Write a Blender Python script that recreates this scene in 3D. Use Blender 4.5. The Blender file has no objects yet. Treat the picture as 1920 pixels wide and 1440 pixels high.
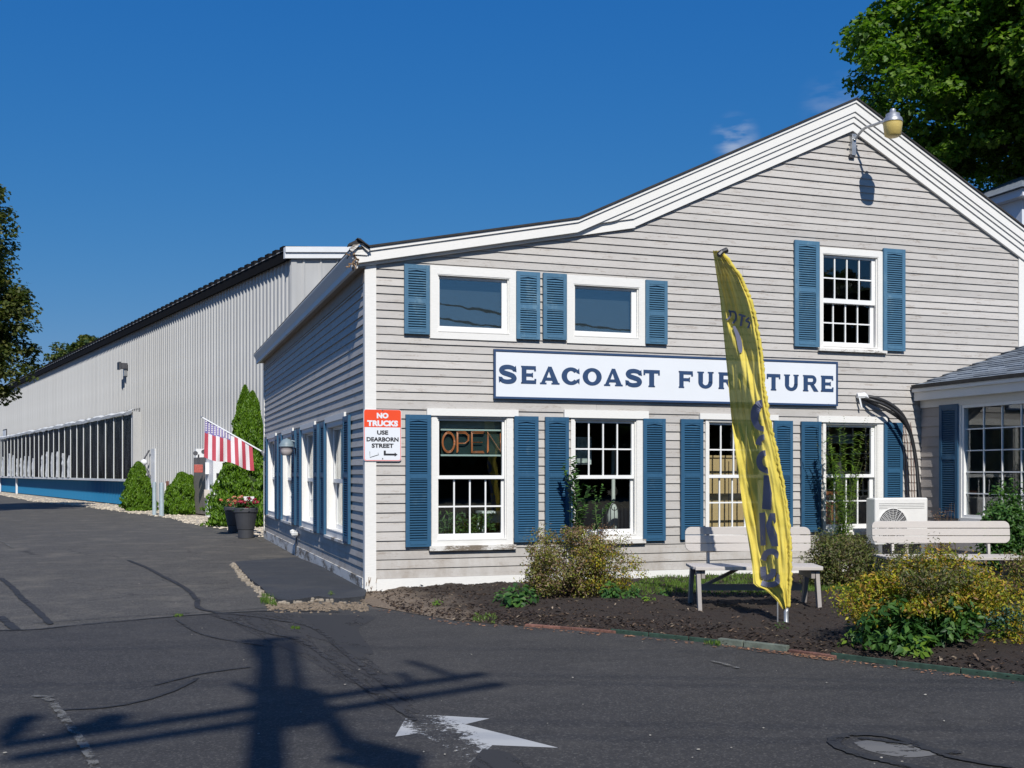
import bpy, math, random
import numpy as np
from mathutils import Vector, Matrix
random.seed(7); rng = np.random.default_rng(7)
scene = bpy.context.scene
COL = scene.collection
# ---------------------------------------------------------------- camera, sky, sun, exposure
F = 2054.0; HOR = 886.0; YAW = math.radians(18.5)
SN, CS = math.sin(YAW), math.cos(YAW)
CAMX, CAMY, CAMZ = -2.477, -12.795, 1.42
cam_d = bpy.data.cameras.new('camera'); cam = bpy.data.objects.new('camera', cam_d); COL.objects.link(cam)
cam.location = (CAMX, CAMY, CAMZ); cam.rotation_euler = (math.radians(90), 0, -YAW)
cam_d.sensor_width = 36; cam_d.lens = F / 1920 * 36; cam_d.shift_y = (HOR - 720) / 1920
cam_d.clip_start = 0.05; cam_d.clip_end = 3000
scene.camera = cam
SUNV = Vector((0.185, 1.0, -0.90)).normalized()          # the way the light travels
sun_d = bpy.data.lights.new('sun', 'SUN'); sun = bpy.data.objects.new('sun', sun_d); COL.objects.link(sun)
sun_d.energy = 4.85; sun_d.angle = math.radians(0.53); sun_d.color = (1.0, 0.965, 0.90)
sun.rotation_euler = SUNV.to_track_quat('-Z', 'Y').to_euler(); sun.location = (-6, -30, 30)
world = bpy.data.worlds.new("World"); scene.world = world; world.use_nodes = True
wn = world.node_tree; wn.nodes.clear()
def N(nt, t, **kw):
    n = nt.nodes.new(t)
    for k, v in kw.items(): setattr(n, k, v)
    return n
w_out = N(wn, 'ShaderNodeOutputWorld'); w_bg = N(wn, 'ShaderNodeBackground'); w_sky = N(wn, 'ShaderNodeTexSky')
w_sky.sky_type = 'NISHITA'; w_sky.sun_disc = False
w_sky.sun_elevation = math.asin(-SUNV.z); w_sky.sun_rotation = math.atan2(-SUNV.x, -SUNV.y)
w_sky.altitude = 0; w_sky.air_density = 1.0; w_sky.dust_density = 0.15; w_sky.ozone_density = 3.0
w_bg.inputs['Strength'].default_value = 0.10
# colour response of the photograph's clear polarised sky: one curve per channel, the same in every direction
w_sep = N(wn, 'ShaderNodeSeparateColor'); w_com = N(wn, 'ShaderNodeCombineColor'); wn.links.new(w_sky.outputs[0], w_sep.inputs[0])
for ch, p_, a_ in ((0, 1.5, .40), (1, .669, .380), (2, .283, .566)):
    m1 = N(wn, 'ShaderNodeMath', operation='MULTIPLY'); wn.links.new(w_sep.outputs[ch], m1.inputs[0]); m1.inputs[1].default_value = .1
    m2 = N(wn, 'ShaderNodeMath', operation='POWER'); wn.links.new(m1.outputs[0], m2.inputs[0]); m2.inputs[1].default_value = p_
    m3 = N(wn, 'ShaderNodeMath', operation='MULTIPLY'); wn.links.new(m2.outputs[0], m3.inputs[0]); m3.inputs[1].default_value = a_ * 10
    wn.links.new(m3.outputs[0], w_com.inputs[ch])
w_hs = w_com
# two faint wisps of cloud low over the roof
w_tc = N(wn, 'ShaderNodeTexCoord'); w_ns = N(wn, 'ShaderNodeTexNoise'); w_ns.inputs['Scale'].default_value = 26; w_ns.inputs['Detail'].default_value = 6
w_mp = N(wn, 'ShaderNodeMapping'); w_mp.inputs['Scale'].default_value = (1, 1, 3.6)
wn.links.new(w_tc.outputs['Generated'], w_mp.inputs[0]); wn.links.new(w_mp.outputs[0], w_ns.inputs['Vector'])
last = w_hs.outputs[0]
for (cu, cv, rad, amt) in ((1378, 258, 0.024, 0.50), (1560, 192, 0.032, 0.16), (1400, 530, 0.0, 0)):
    if rad == 0: continue
    t = (cu - 960) / F
    dv = Vector((SN + CS * t, CS - SN * t, (HOR - cv) / F)).normalized()
    vd = N(wn, 'ShaderNodeVectorMath', operation='DISTANCE'); vd.inputs[1].default_value = dv
    wn.links.new(w_tc.outputs['Generated'], vd.inputs[0])
    mr = N(wn, 'ShaderNodeMapRange'); mr.inputs['From Min'].default_value = rad; mr.inputs['From Max'].default_value = rad * .1
    mr.interpolation_type = 'SMOOTHSTEP'
    wn.links.new(vd.outputs['Value'], mr.inputs['Value'])
    r2 = N(wn, 'ShaderNodeMapRange'); r2.inputs['From Min'].default_value = .42; r2.inputs['From Max'].default_value = .72
    wn.links.new(w_ns.outputs[0], r2.inputs['Value'])
    mu = N(wn, 'ShaderNodeMath', operation='MULTIPLY'); wn.links.new(mr.outputs[0], mu.inputs[0]); wn.links.new(r2.outputs[0], mu.inputs[1])
    m2 = N(wn, 'ShaderNodeMath', operation='MULTIPLY'); wn.links.new(mu.outputs[0], m2.inputs[0]); m2.inputs[1].default_value = amt
    mx = N(wn, 'ShaderNodeMixRGB'); wn.links.new(m2.outputs[0], mx.inputs[0]); wn.links.new(last, mx.inputs[1]); mx.inputs[2].default_value = (7.5, 7.8, 8.2, 1)
    last = mx.outputs[0]
wn.links.new(last, w_bg.inputs['Color']); wn.links.new(w_bg.outputs[0], w_out.inputs[0])
scene.view_settings.view_transform = 'Standard'; scene.view_settings.look = 'None'
scene.view_settings.exposure = 0.0; scene.view_settings.gamma = 1.0; scene.view_settings.use_curve_mapping = False
scene.render.engine = 'CYCLES'
scene.cycles.use_denoising = True
scene.cycles.max_bounces = 8; scene.cycles.transparent_max_bounces = 24; scene.cycles.diffuse_bounces = 3; scene.cycles.glossy_bounces = 3
scene.cycles.caustics_reflective = False; scene.cycles.caustics_refractive = False

# ---------------------------------------------------------------- picture to place
def ray(u):
    t = (u - 960) / F
    return SN + CS * t, CS - SN * t
def onY(u, Y=0.0):                     # X of the column u on the plane Y
    a, b = ray(u); d = (Y - CAMY) / b
    return CAMX + a * d
def onX(u, X=0.0):
    a, b = ray(u); d = (X - CAMX) / a
    return CAMY + b * d
def P_Y(u, v, Y=0.0):
    a, b = ray(u); d = (Y - CAMY) / b
    return Vector((CAMX + a * d, Y, CAMZ + (HOR - v) / F * d))
def P_X(u, v, X=0.0):
    a, b = ray(u); d = (X - CAMX) / a
    return Vector((X, CAMY + b * d, CAMZ + (HOR - v) / F * d))
def P_Z(u, v, z=0.0):
    d = (CAMZ - z) * F / (v - HOR); a, b = ray(u)
    return Vector((CAMX + a * d, CAMY + b * d, z))
def P_D(u, v, d):
    a, b = ray(u)
    return Vector((CAMX + a * d, CAMY + b * d, CAMZ + (HOR - v) / F * d))
def zY(u, v, Y=0.0): return P_Y(u, v, Y).z

# ---------------------------------------------------------------- materials
def new_mat(name):
    m = bpy.data.materials.new(name); m.use_nodes = True
    nt = m.node_tree; b = nt.nodes['Principled BSDF']
    return m, nt, b
def noise(nt, scale, detail=4, vec=None, rough=.6, mp=None, coord='Object'):
    n = N(nt, 'ShaderNodeTexNoise'); n.inputs['Scale'].default_value = scale; n.inputs['Detail'].default_value = detail
    n.inputs['Roughness'].default_value = rough
    if vec is None:
        tc = N(nt, 'ShaderNodeTexCoord'); vec = tc.outputs[coord]
    if mp:
        mm = N(nt, 'ShaderNodeMapping'); mm.inputs['Scale'].default_value = mp; nt.links.new(vec, mm.inputs[0]); vec = mm.outputs[0]
    nt.links.new(vec, n.inputs['Vector'])
    return n.outputs[0]
def rampf(nt, src, a, b, lo=0., hi=1.):
    r = N(nt, 'ShaderNodeMapRange'); r.inputs['From Min'].default_value = a; r.inputs['From Max'].default_value = b
    r.inputs['To Min'].default_value = lo; r.inputs['To Max'].default_value = hi
    nt.links.new(src, r.inputs['Value']); return r.outputs[0]
def mixc(nt, fac, c1, c2, mode='MIX'):
    m = N(nt, 'ShaderNodeMixRGB'); m.blend_type = mode
    for i, c in ((0, fac), (1, c1), (2, c2)):
        if isinstance(c, bpy.types.NodeSocket): nt.links.new(c, m.inputs[i])
        elif isinstance(c, (int, float)): m.inputs[i].default_value = c
        else: m.inputs[i].default_value = (*c, 1)
    return m.outputs[0]
def bump(nt, b, src, strength, dist=.01):
    n = N(nt, 'ShaderNodeBump'); n.inputs['Strength'].default_value = strength; n.inputs['Distance'].default_value = dist
    nt.links.new(src, n.inputs['Height']); nt.links.new(n.outputs[0], b.inputs['Normal'])
def simple(name, c, rough=.6, var=.12, scale=6, metal=0., bmp=0., fine=60, mp=None, rnd=0., spec=.5):
    m, nt, b = new_mat(name)
    b.inputs['Roughness'].default_value = rough; b.inputs['Metallic'].default_value = metal
    b.inputs['Specular IOR Level'].default_value = spec
    n1 = noise(nt, scale, 5, mp=mp)
    lo = tuple(x * (1 - var) for x in c); hi = tuple(min(1, x * (1 + var)) for x in c)
    out = mixc(nt, rampf(nt, n1, .3, .7), lo, hi)
    if rnd:
        oi = N(nt, 'ShaderNodeObjectInfo')
        f = rampf(nt, oi.outputs['Random'], 0, 1, 1 - rnd, 1 + rnd)
        vm = N(nt, 'ShaderNodeVectorMath', operation='SCALE'); nt.links.new(out, vm.inputs[0]); nt.links.new(f, vm.inputs['Scale']); out = vm.outputs[0]
    nt.links.new(out, b.inputs['Base Color'])
    if bmp: bump(nt, b, noise(nt, fine, 4, mp=mp), bmp)
    return m
def paint_wood(name, c, worn, wornc, rough=.55, mp=(1.2, 1.2, 9), rnd=.07, grain=.25, cover=.62, splash=0.):
    """painted boards: faint grain, dirt, patches where the paint has gone"""
    m, nt, b = new_mat(name)
    tc = N(nt, 'ShaderNodeTexCoord'); vec = tc.outputs['Object']
    g = noise(nt, 14, 6, vec, .7, mp); w = noise(nt, 2.1, 8, vec, .72, mp); big = noise(nt, .8, 3, vec)
    fl = noise(nt, 30, 6, vec, .75, (1, 1, 3.0))
    col = mixc(nt, rampf(nt, g, .3, .75), tuple(x * .88 for x in c), tuple(min(1, x * 1.05) for x in c))
    col = mixc(nt, rampf(nt, big, .35, .7, 0, .5), col, tuple(x * .93 for x in c))
    ad = N(nt, 'ShaderNodeMath', operation='ADD'); nt.links.new(w, ad.inputs[0]); nt.links.new(rampf(nt, fl, .3, .8, -.12, .12), ad.inputs[1])
    col = mixc(nt, rampf(nt, ad.outputs[0], cover, cover + .10, 0, worn), col, wornc)
    if splash:                                   # rain splash and drip stains on the lowest boards, greyer blotches higher up
        sx = N(nt, 'ShaderNodeSeparateXYZ'); nt.links.new(vec, sx.inputs[0]); dn = noise(nt, 3.5, 7, vec, .75, (1, 1, .45))
        ml = N(nt, 'ShaderNodeMath', operation='MULTIPLY'); nt.links.new(rampf(nt, sx.outputs['Z'], .1, .75, 1, .12), ml.inputs[0]); nt.links.new(rampf(nt, dn, .38, .68, 0, splash), ml.inputs[1])
        col = mixc(nt, ml.outputs[0], col, (.27, .225, .18))
        bl = noise(nt, 1.3, 6, vec, .7, (1, 1, 2.4)); col = mixc(nt, rampf(nt, bl, .50, .72, 0, .5), col, tuple(x * .74 for x in c))
    if rnd:
        oi = N(nt, 'ShaderNodeObjectInfo'); f = rampf(nt, oi.outputs['Random'], 0, 1, 1 - rnd, 1 + rnd)
        vm = N(nt, 'ShaderNodeVectorMath', operation='SCALE'); nt.links.new(col, vm.inputs[0]); nt.links.new(f, vm.inputs['Scale']); col = vm.outputs[0]
    nt.links.new(col, b.inputs['Base Color']); b.inputs['Roughness'].default_value = rough
    b.inputs['Specular IOR Level'].default_value = .3
    bump(nt, b, g, grain, .004)
    return m
def glass_mat(name, base, tint=(.95, .975, .97)):
    m, nt, b = new_mat(name); nt.nodes.remove(b); out = nt.nodes['Material Output']
    tr = N(nt, 'ShaderNodeBsdfTransparent'); tr.inputs[0].default_value = (*tint, 1)
    gl = N(nt, 'ShaderNodeBsdfGlossy'); gl.inputs['Roughness'].default_value = .012; gl.inputs[0].default_value = (1, 1, 1, 1)
    bp = N(nt, 'ShaderNodeBump'); bp.inputs['Strength'].default_value = .02; bp.inputs['Distance'].default_value = .02
    nt.links.new(noise(nt, 3.0, 2), bp.inputs['Height']); nt.links.new(bp.outputs[0], gl.inputs['Normal'])
    lw = N(nt, 'ShaderNodeLayerWeight'); lw.inputs[0].default_value = .5
    pw = N(nt, 'ShaderNodeMath', operation='POWER'); nt.links.new(lw.outputs['Facing'], pw.inputs[0]); pw.inputs[1].default_value = 5
    fr = N(nt, 'ShaderNodeMath', operation='MULTIPLY_ADD'); nt.links.new(pw.outputs[0], fr.inputs[0]); fr.inputs[1].default_value = .9; fr.inputs[2].default_value = .035
    ad = N(nt, 'ShaderNodeMath', operation='ADD'); ad.use_clamp = True; nt.links.new(fr.outputs[0], ad.inputs[0]); ad.inputs[1].default_value = base
    mx = N(nt, 'ShaderNodeMixShader'); nt.links.new(ad.outputs[0], mx.inputs[0]); nt.links.new(tr.outputs[0], mx.inputs[1]); nt.links.new(gl.outputs[0], mx.inputs[2])
    nt.links.new(mx.outputs[0], out.inputs['Surface']); return m
def leaf_mat(name, cols, trans=.35, rough=.5, spots=None):
    """leaf colours picked per leaf; thin leaves let some light through"""
    m, nt, b = new_mat(name); out = nt.nodes['Material Output']
    ge = N(nt, 'ShaderNodeNewGeometry'); cr = N(nt, 'ShaderNodeValToRGB')
    e = cr.color_ramp.elements
    while len(e) < len(cols): e.new(.5)
    for i, c in enumerate(cols): e[i].position = i / (len(cols) - 1); e[i].color = (*c, 1)
    nt.links.new(ge.outputs['Random Per Island'], cr.inputs[0])
    col = cr.outputs[0]
    n1 = noise(nt, 1.4, 3)
    col = mixc(nt, rampf(nt, n1, .35, .7, 0, .55), col, mixc(nt, 1.0, col, (.75, .8, .6), 'MULTIPLY'))
    nt.links.new(col, b.inputs['Base Color']); b.inputs['Roughness'].default_value = rough; b.inputs['Specular IOR Level'].default_value = .35
    tl = N(nt, 'ShaderNodeBsdfTranslucent')
    nt.links.new(mixc(nt, 1.0, col, (1.3, 1.5, .6), 'MULTIPLY'), tl.inputs[0])
    mx = N(nt, 'ShaderNodeMixShader'); mx.inputs[0].default_value = trans
    nt.links.new(b.outputs[0], mx.inputs[1]); nt.links.new(tl.outputs[0], mx.inputs[2]); nt.links.new(mx.outputs[0], out.inputs['Surface'])
    return m
M = {}
M['siding'] = paint_wood('siding_paint', (.505, .480, .452), .8, (.31, .27, .235), cover=.53, splash=.75, rnd=.09)
M['siding_side'] = M['siding']
M['siding_wing'] = paint_wood('wing_siding_paint', (.42, .385, .36), .3, (.30, .26, .23), cover=.66)
M['trim'] = paint_wood('white_trim_paint', (.80, .785, .75), .5, (.45, .40, .34), cover=.68, rnd=.02, grain=.12)
M['trim_peel'] = paint_wood('peeling_trim_paint', (.74, .72, .68), .95, (.16, .125, .09), cover=.475, rnd=.02, grain=.5, mp=(1, 1, 2.6))
M['vinyl'] = simple('white_vinyl', (.82, .82, .81), .35, .03, 3)
M['shutter'] = paint_wood('blue_shutter', (.032, .105, .195), .5, (.085, .17, .25), rough=.45, cover=.56, rnd=.12, grain=.3, mp=(2, 2, 1.2))
M['shutter_faded'] = paint_wood('faded_blue_shutter', (.07, .172, .275), .55, (.15, .26, .34), rough=.6, cover=.52, rnd=.1, grain=.3, mp=(2, 2, 1.2))
M['glass'] = glass_mat('window_glass', .025)
M['glass_sky'] = glass_mat('upper_window_glass', .14, (.9, .93, .93))
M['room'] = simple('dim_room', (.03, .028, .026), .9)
M['core'] = simple('wall_sheathing', (.25, .22, .19), .9)
M['shingle'] = simple('asphalt_shingle', (.17, .20, .24), .9, .3, 14, bmp=.6, fine=120, rnd=.28)
M['roof_dark'] = simple('dark_roofing', (.035, .033, .032), .9, .3, 8, bmp=.5)
M['soffit'] = paint_wood('soffit_paint', (.36, .31, .26), .7, (.2, .15, .11), cover=.55)
M['rot'] = simple('rotten_wood', (.22, .14, .08), .95, .5, 30, bmp=.8)
M['black'] = simple('black_plastic', (.02, .02, .022), .45)
M['metal'] = simple('galvanised_metal', (.45, .46, .47), .4, .15, 10, metal=.7)
M['metal_dark'] = simple('dark_metal', (.09, .09, .1), .5, .2, 10, metal=.4)
# ---------------------------------------------------------------- mesh building
class MB:
    def __init__(s, f=None): s.v = []; s.f = []; s.m = []; s.map = f; s.cur = 0
    def add(s, vs, fs):
        o = len(s.v)
        for p in vs: s.v.append(tuple(s.map(*p)) if s.map else tuple(p))
        for q in fs: s.f.append(tuple(i + o for i in q)); s.m.append(s.cur)
        return s
    def box(s, x0, x1, y0, y1, z0, z1):
        return s.add([(x0, y0, z0), (x1, y0, z0), (x1, y1, z0), (x0, y1, z0), (x0, y0, z1), (x1, y0, z1), (x1, y1, z1), (x0, y1, z1)],
              [(0, 3, 2, 1), (4, 5, 6, 7), (0, 1, 5, 4), (1, 2, 6, 5), (2, 3, 7, 6), (3, 0, 4, 7)])
    def hexa(s, p):
        return s.add(p, [(0, 3, 2, 1), (4, 5, 6, 7), (0, 1, 5, 4), (1, 2, 6, 5), (2, 3, 7, 6), (3, 0, 4, 7)])
    def prism(s, poly, fn, h0, h1):
        """poly in 2-D; fn(a, b, h) places it; extruded from h0 to h1"""
        n = len(poly)
        vs = [fn(a, b, h0) for a, b in poly] + [fn(a, b, h1) for a, b in poly]
        return s.add(vs, [tuple(range(n - 1, -1, -1)), tuple(range(n, 2 * n))] + [(i, (i + 1) % n, n + (i + 1) % n, n + i) for i in range(n)])
    def beam(s, p, q, w, h, up=(0, 0, 1)):
        p = Vector(p); q = Vector(q); d = (q - p).normalized(); up = Vector(up)
        if abs(d.dot(up)) > .98: up = Vector((1, 0, 0))
        r = d.cross(up).normalized() * (w / 2); t = r.cross(d).normalized() * (h / 2)
        return s.hexa([p - r - t, p + r - t, q + r - t, q - r - t, p - r + t, p + r + t, q + r + t, q - r + t])
    def tube(s, pts, r, n=8, cap=True):
        pts = [Vector(p) for p in pts]; rs = r if isinstance(r, (list, tuple)) else [r] * len(pts)
        vs = []; up = None
        for i, p in enumerate(pts):
            d = (pts[min(i + 1, len(pts) - 1)] - pts[max(i - 1, 0)]).normalized()
            if up is None:
                up = Vector((0, 0, 1)) if abs(d.z) < .9 else Vector((1, 0, 0))
            a = d.cross(up).normalized(); b = a.cross(d).normalized(); up = b
            for k in range(n):
                t = 2 * math.pi * k / n
                vs.append(p + (a * math.cos(t) + b * math.sin(t)) * rs[i])
        fs = [(i * n + k, i * n + (k + 1) % n, (i + 1) * n + (k + 1) % n, (i + 1) * n + k) for i in range(len(pts) - 1) for k in range(n)]
        if cap: fs += [tuple(range(n)), tuple(range((len(pts) - 1) * n, len(pts) * n))]
        return s.add(vs, fs)
    def lathe(s, prof, c=(0, 0, 0), n=20, sx=1, sy=1):
        vs = []
        for r, z in prof:
            for k in range(n):
                t = 2 * math.pi * k / n
                vs.append((c[0] + r * math.cos(t) * sx, c[1] + r * math.sin(t) * sy, c[2] + z))
        m = len(prof)
        fs = [(i * n + k, i * n + (k + 1) % n, (i + 1) * n + (k + 1) % n, (i + 1) * n + k) for i in range(m - 1) for k in range(n)]
        if prof[0][0] > 1e-5: fs.append(tuple(range(n)))
        if prof[-1][0] > 1e-5: fs.append(tuple(range((m - 1) * n, m * n)))
        return s.add(vs, fs)
    def mesh(s, name, mats, off=(0, 0, 0), smooth=False):
        me = bpy.data.meshes.new(name)
        vs = [(a - off[0], b - off[1], c - off[2]) for a, b, c in s.v] if any(off) else s.v
        me.from_pydata(vs, [], s.f)
        for m in (mats if isinstance(mats, (list, tuple)) else [mats]): me.materials.append(m)
        if any(s.m): me.polygons.foreach_set('material_index', s.m)
        if smooth: me.polygons.foreach_set('use_smooth', [True] * len(me.polygons))
        me.update(); return me
def link(name, me, parent=None, label=None, cat=None, group=None, kind=None, bevel=0, loc=None):
    o = bpy.data.objects.new(name, me); COL.objects.link(o)
    if loc is not None: o.location = loc
    if parent is not None: o.parent = parent
    if label: o['label'] = label
    if cat: o['category'] = cat
    if group: o['group'] = group
    if kind: o['kind'] = kind
    if bevel:
        md = o.modifiers.new('bevel', 'BEVEL'); md.width = bevel; md.segments = 2; md.limit_method = 'ANGLE'; md.angle_limit = math.radians(40)
    return o
def root_loc(p):
    L = Vector((0, 0, 0))
    while p is not None: L = L + p.location; p = p.parent
    return L
def obj(name, mb, mat, parent=None, local=False, smooth=False, **kw):
    """one mesh object; coordinates are world ones unless local"""
    off = (0, 0, 0) if (local or parent is None) else tuple(root_loc(parent))
    return link(name, mb.mesh(name, mat, off, smooth), parent, **kw)
def thing(name, loc, label, cat, rz=0, group=None, kind=None):
    e = link(name, None, None, label, cat, group, kind); e.location = loc; e.rotation_euler = (0, 0, rz); e.empty_display_size = .2
    return e
def copy_tree(o, parent=None):
    c = o.copy(); COL.objects.link(c)
    if parent is not None: c.parent = parent
    for ch in list(o.children): copy_tree(ch, c)
    return c
def catmull(pts, n=6):
    pts = [tuple(p) for p in pts]; out = []
    ext = [pts[0]] + pts + [pts[-1]]
    for i in range(1, len(ext) - 2):
        p0, p1, p2, p3 = ext[i - 1], ext[i], ext[i + 1], ext[i + 2]
        for k in range(n):
            t = k / n
            out.append(tuple(.5 * ((2 * b) + (-a + c) * t + (2 * a - 5 * b + 4 * c - d) * t * t + (-a + 3 * b - 3 * c + d) * t ** 3) for a, b, c, d in zip(p0, p1, p2, p3)))
    out.append(pts[-1]); return out
def lerp_tab(tab, x):
    if x <= tab[0][0]: return tab[0][1]
    for (a, b), (c, d) in zip(tab, tab[1:]):
        if x <= c: return b + (d - b) * (x - a) / (c - a)
    return tab[-1][1]

# ---------------------------------------------------------------- foliage
def leaf_mesh(name, cen, nrm, length, width, mat, fold=.25, droop=None, lobes=False):
    """thousands of small folded leaves as real faces"""
    n = len(cen); cen = np.asarray(cen, float); nrm = np.asarray(nrm, float)
    nrm /= np.linalg.norm(nrm, axis=1)[:, None] + 1e-9
    L = np.broadcast_to(np.asarray(length, float), (n,))[:, None]; W = np.broadcast_to(np.asarray(width, float), (n,))[:, None]
    r = rng.normal(size=(n, 3)) if droop is None else np.asarray(droop, float) + rng.normal(size=(n, 3)) * .25
    ax = r - (r * nrm).sum(1)[:, None] * nrm; ax /= np.linalg.norm(ax, axis=1)[:, None] + 1e-9
    sd = np.cross(nrm, ax)
    if lobes:
        pts = [cen - ax * L * .45, cen - ax * L * .12 + sd * W * .5 + nrm * W * fold, cen + ax * L * .02 + sd * W * .22 + nrm * W * fold * .4,
               cen + ax * L * .3 + sd * W * .34 + nrm * W * fold * .6, cen + ax * L * .55,
               cen + ax * L * .3 - sd * W * .34 + nrm * W * fold * .6, cen + ax * L * .02 - sd * W * .22 + nrm * W * fold * .4,
               cen - ax * L * .12 - sd * W * .5 + nrm * W * fold]
    else:
        pts = [cen - ax * L * .5, cen + ax * L * .0 + sd * W * .5 + nrm * W * fold, cen + ax * L * .5, cen + ax * L * .0 - sd * W * .5 + nrm * W * fold]
    k = len(pts); co = np.stack(pts, 1).reshape(-1, 3)
    if lobes: quads = [(0, 1, 2, 4), (2, 3, 4), (0, 4, 6, 7), (4, 5, 6)]; 
    else: quads = [(0, 1, 2), (0, 2, 3)]
    idx = np.concatenate([np.asarray(q) for q in quads]); tot = np.asarray([len(q) for q in quads])
    loops = (np.arange(n)[:, None] * k + idx[None]).reshape(-1)
    totals = np.tile(tot, n); starts = np.concatenate([[0], np.cumsum(totals)[:-1]])
    me = bpy.data.meshes.new(name); me.vertices.add(n * k); me.vertices.foreach_set('co', co.ravel())
    me.loops.add(len(loops)); me.loops.foreach_set('vertex_index', loops.astype(np.int32))
    me.polygons.add(len(totals)); me.polygons.foreach_set('loop_start', starts.astype(np.int32)); me.polygons.foreach_set('loop_total', totals.astype(np.int32))
    me.materials.append(mat); me.update(calc_edges=True); me.validate(); return me
def clump_points(centers, radii, per, flat=.6):
    C = np.repeat(np.asarray(centers, float), per, 0); R = np.repeat(np.asarray(radii, float), per)[:, None]
    d = rng.normal(size=C.shape); d /= np.linalg.norm(d, axis=1)[:, None]
    rr = rng.random((len(C), 1)) ** .45
    off = d * rr * R; off[:, 2] *= flat
    return C + off, d
def blob_clumps(c, rad, n, inner=.35, rough=.22, zmin=None):
    d = rng.normal(size=(n, 3)); d /= np.linalg.norm(d, axis=1)[:, None]
    ph = rng.random(3) * 9
    wob = 1 + rough * (np.sin(d[:, 0] * 4 + ph[0]) + np.sin(d[:, 1] * 5 + ph[1]) + np.sin(d[:, 2] * 4.5 + ph[2])) / 1.7
    rr = inner + (1 - inner) * rng.random(n) ** .55
    p = np.asarray(c) + d * (rr * wob)[:, None] * np.asarray(rad)
    if zmin is not None: p = p[p[:, 2] > zmin]
    return p
def tree(name, base, crown_c, crown_r, nclump, per, leaf, mat, label, trunk_r=.3, crad=.7, group=None, lobes=True, barkm=None, inner=.35, rough=.22, limbs=9):
    t = thing(name, base, label, 'tree', group=group); b = Vector(base)
    cc = blob_clumps(crown_c, crown_r, nclump, inner, rough)
    pts, d = clump_points(cc, crad * (.6 + .8 * rng.random(len(cc))), per, .55)
    nr = d * .5 + rng.normal(size=pts.shape) * .45 + np.array([0, 0, .8])
    me = leaf_mesh('crown', pts - np.asarray(base), nr, leaf * (.7 + .6 * rng.random(len(pts))), leaf * (.8 + .5 * rng.random(len(pts))), mat, .2, lobes=lobes)
    link('crown', me, t)
    mb = MB(); cv = Vector(crown_c); top = cv + Vector((0, 0, crown_r[2] * .35))
    mb.tube([b - Vector((0, 0, .2)), b + (top - b) * .33 + Vector((.1, 0, 0)), b + (top - b) * .66, top], [trunk_r * 1.25, trunk_r, trunk_r * .6, trunk_r * .15], 10)
    R = random.Random(len(pts))
    for i in range(limbs):
        s0 = b + (top - b) * (.35 + .5 * i / limbs); tg = Vector(cc[R.randrange(len(cc))])
        if (tg - s0).length < .5: continue
        mid = (s0 + tg) / 2 + Vector((R.uniform(-.3, .3), R.uniform(-.3, .3), .35))
        mb.tube([s0, mid, tg], [trunk_r * .4, trunk_r * .22, .02], 6)
    obj('trunk', mb, barkm or M['bark'], t, smooth=True)
    return t
M['bark'] = simple('bark', (.10, .08, .065), .9, .4, 8, bmp=.9, fine=14, mp=(1, 1, .2))
M['maple'] = leaf_mat('maple_leaves', [(.035, .085, .012), (.08, .165, .02), (.13, .235, .028), (.21, .31, .04)], .45)
M['maple_left'] = leaf_mat('dusky_maple_leaves', [(.04, .065, .016), (.07, .095, .022), (.10, .12, .03), (.15, .145, .045)], .38)
M['far_leaf'] = leaf_mat('far_tree_leaves', [(.035, .06, .015), (.05, .085, .02), (.09, .11, .025), (.14, .14, .03)], .3)
M['cedar'] = leaf_mat('arborvitae_fronds', [(.05, .11, .008), (.085, .18, .010), (.13, .25, .014), (.18, .31, .02)], .35)
M['spirea'] = leaf_mat('spirea_leaves', [(.10, .06, .04), (.24, .15, .10), (.14, .17, .02), (.24, .26, .035), (.30, .29, .05), (.22, .12, .06), (.36, .26, .19), (.12, .16, .03)], .3)
M['spirea_gold'] = leaf_mat('golden_spirea_leaves', [(.12, .16, .02), (.22, .27, .02), (.42, .40, .03), (.54, .43, .03), (.50, .25, .05), (.16, .22, .02), (.27, .12, .05), (.11, .17, .02)], .35)
M['brown_leaf'] = leaf_mat('russet_leaves', [(.12, .06, .04), (.22, .11, .07), (.18, .14, .08), (.30, .18, .13)], .25)
M['olive_leaf'] = leaf_mat('dull_shrub_leaves', [(.07, .08, .03), (.13, .10, .06), (.09, .13, .03), (.17, .20, .04), (.20, .14, .08)], .3)
M['green_leaf'] = leaf_mat('green_leaves', [(.025, .07, .02), (.04, .11, .025), (.07, .16, .03), (.10, .2, .04)], .3)
M['bright_leaf'] = leaf_mat('bright_green_leaves', [(.08, .16, .02), (.13, .23, .025), (.20, .30, .03)], .35)
M['blue_leaf'] = leaf_mat('blue_green_leaves', [(.04, .10, .08), (.06, .14, .11), (.09, .17, .12)], .2)
M['grass'] = leaf_mat('grass_blades', [(.06, .12, .02), (.11, .19, .03), (.16, .22, .05)], .3)
M['stem'] = simple('brown_stems', (.10, .065, .04), .9)
M['green_stem'] = simple('green_stems', (.09, .13, .04), .8)

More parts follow.
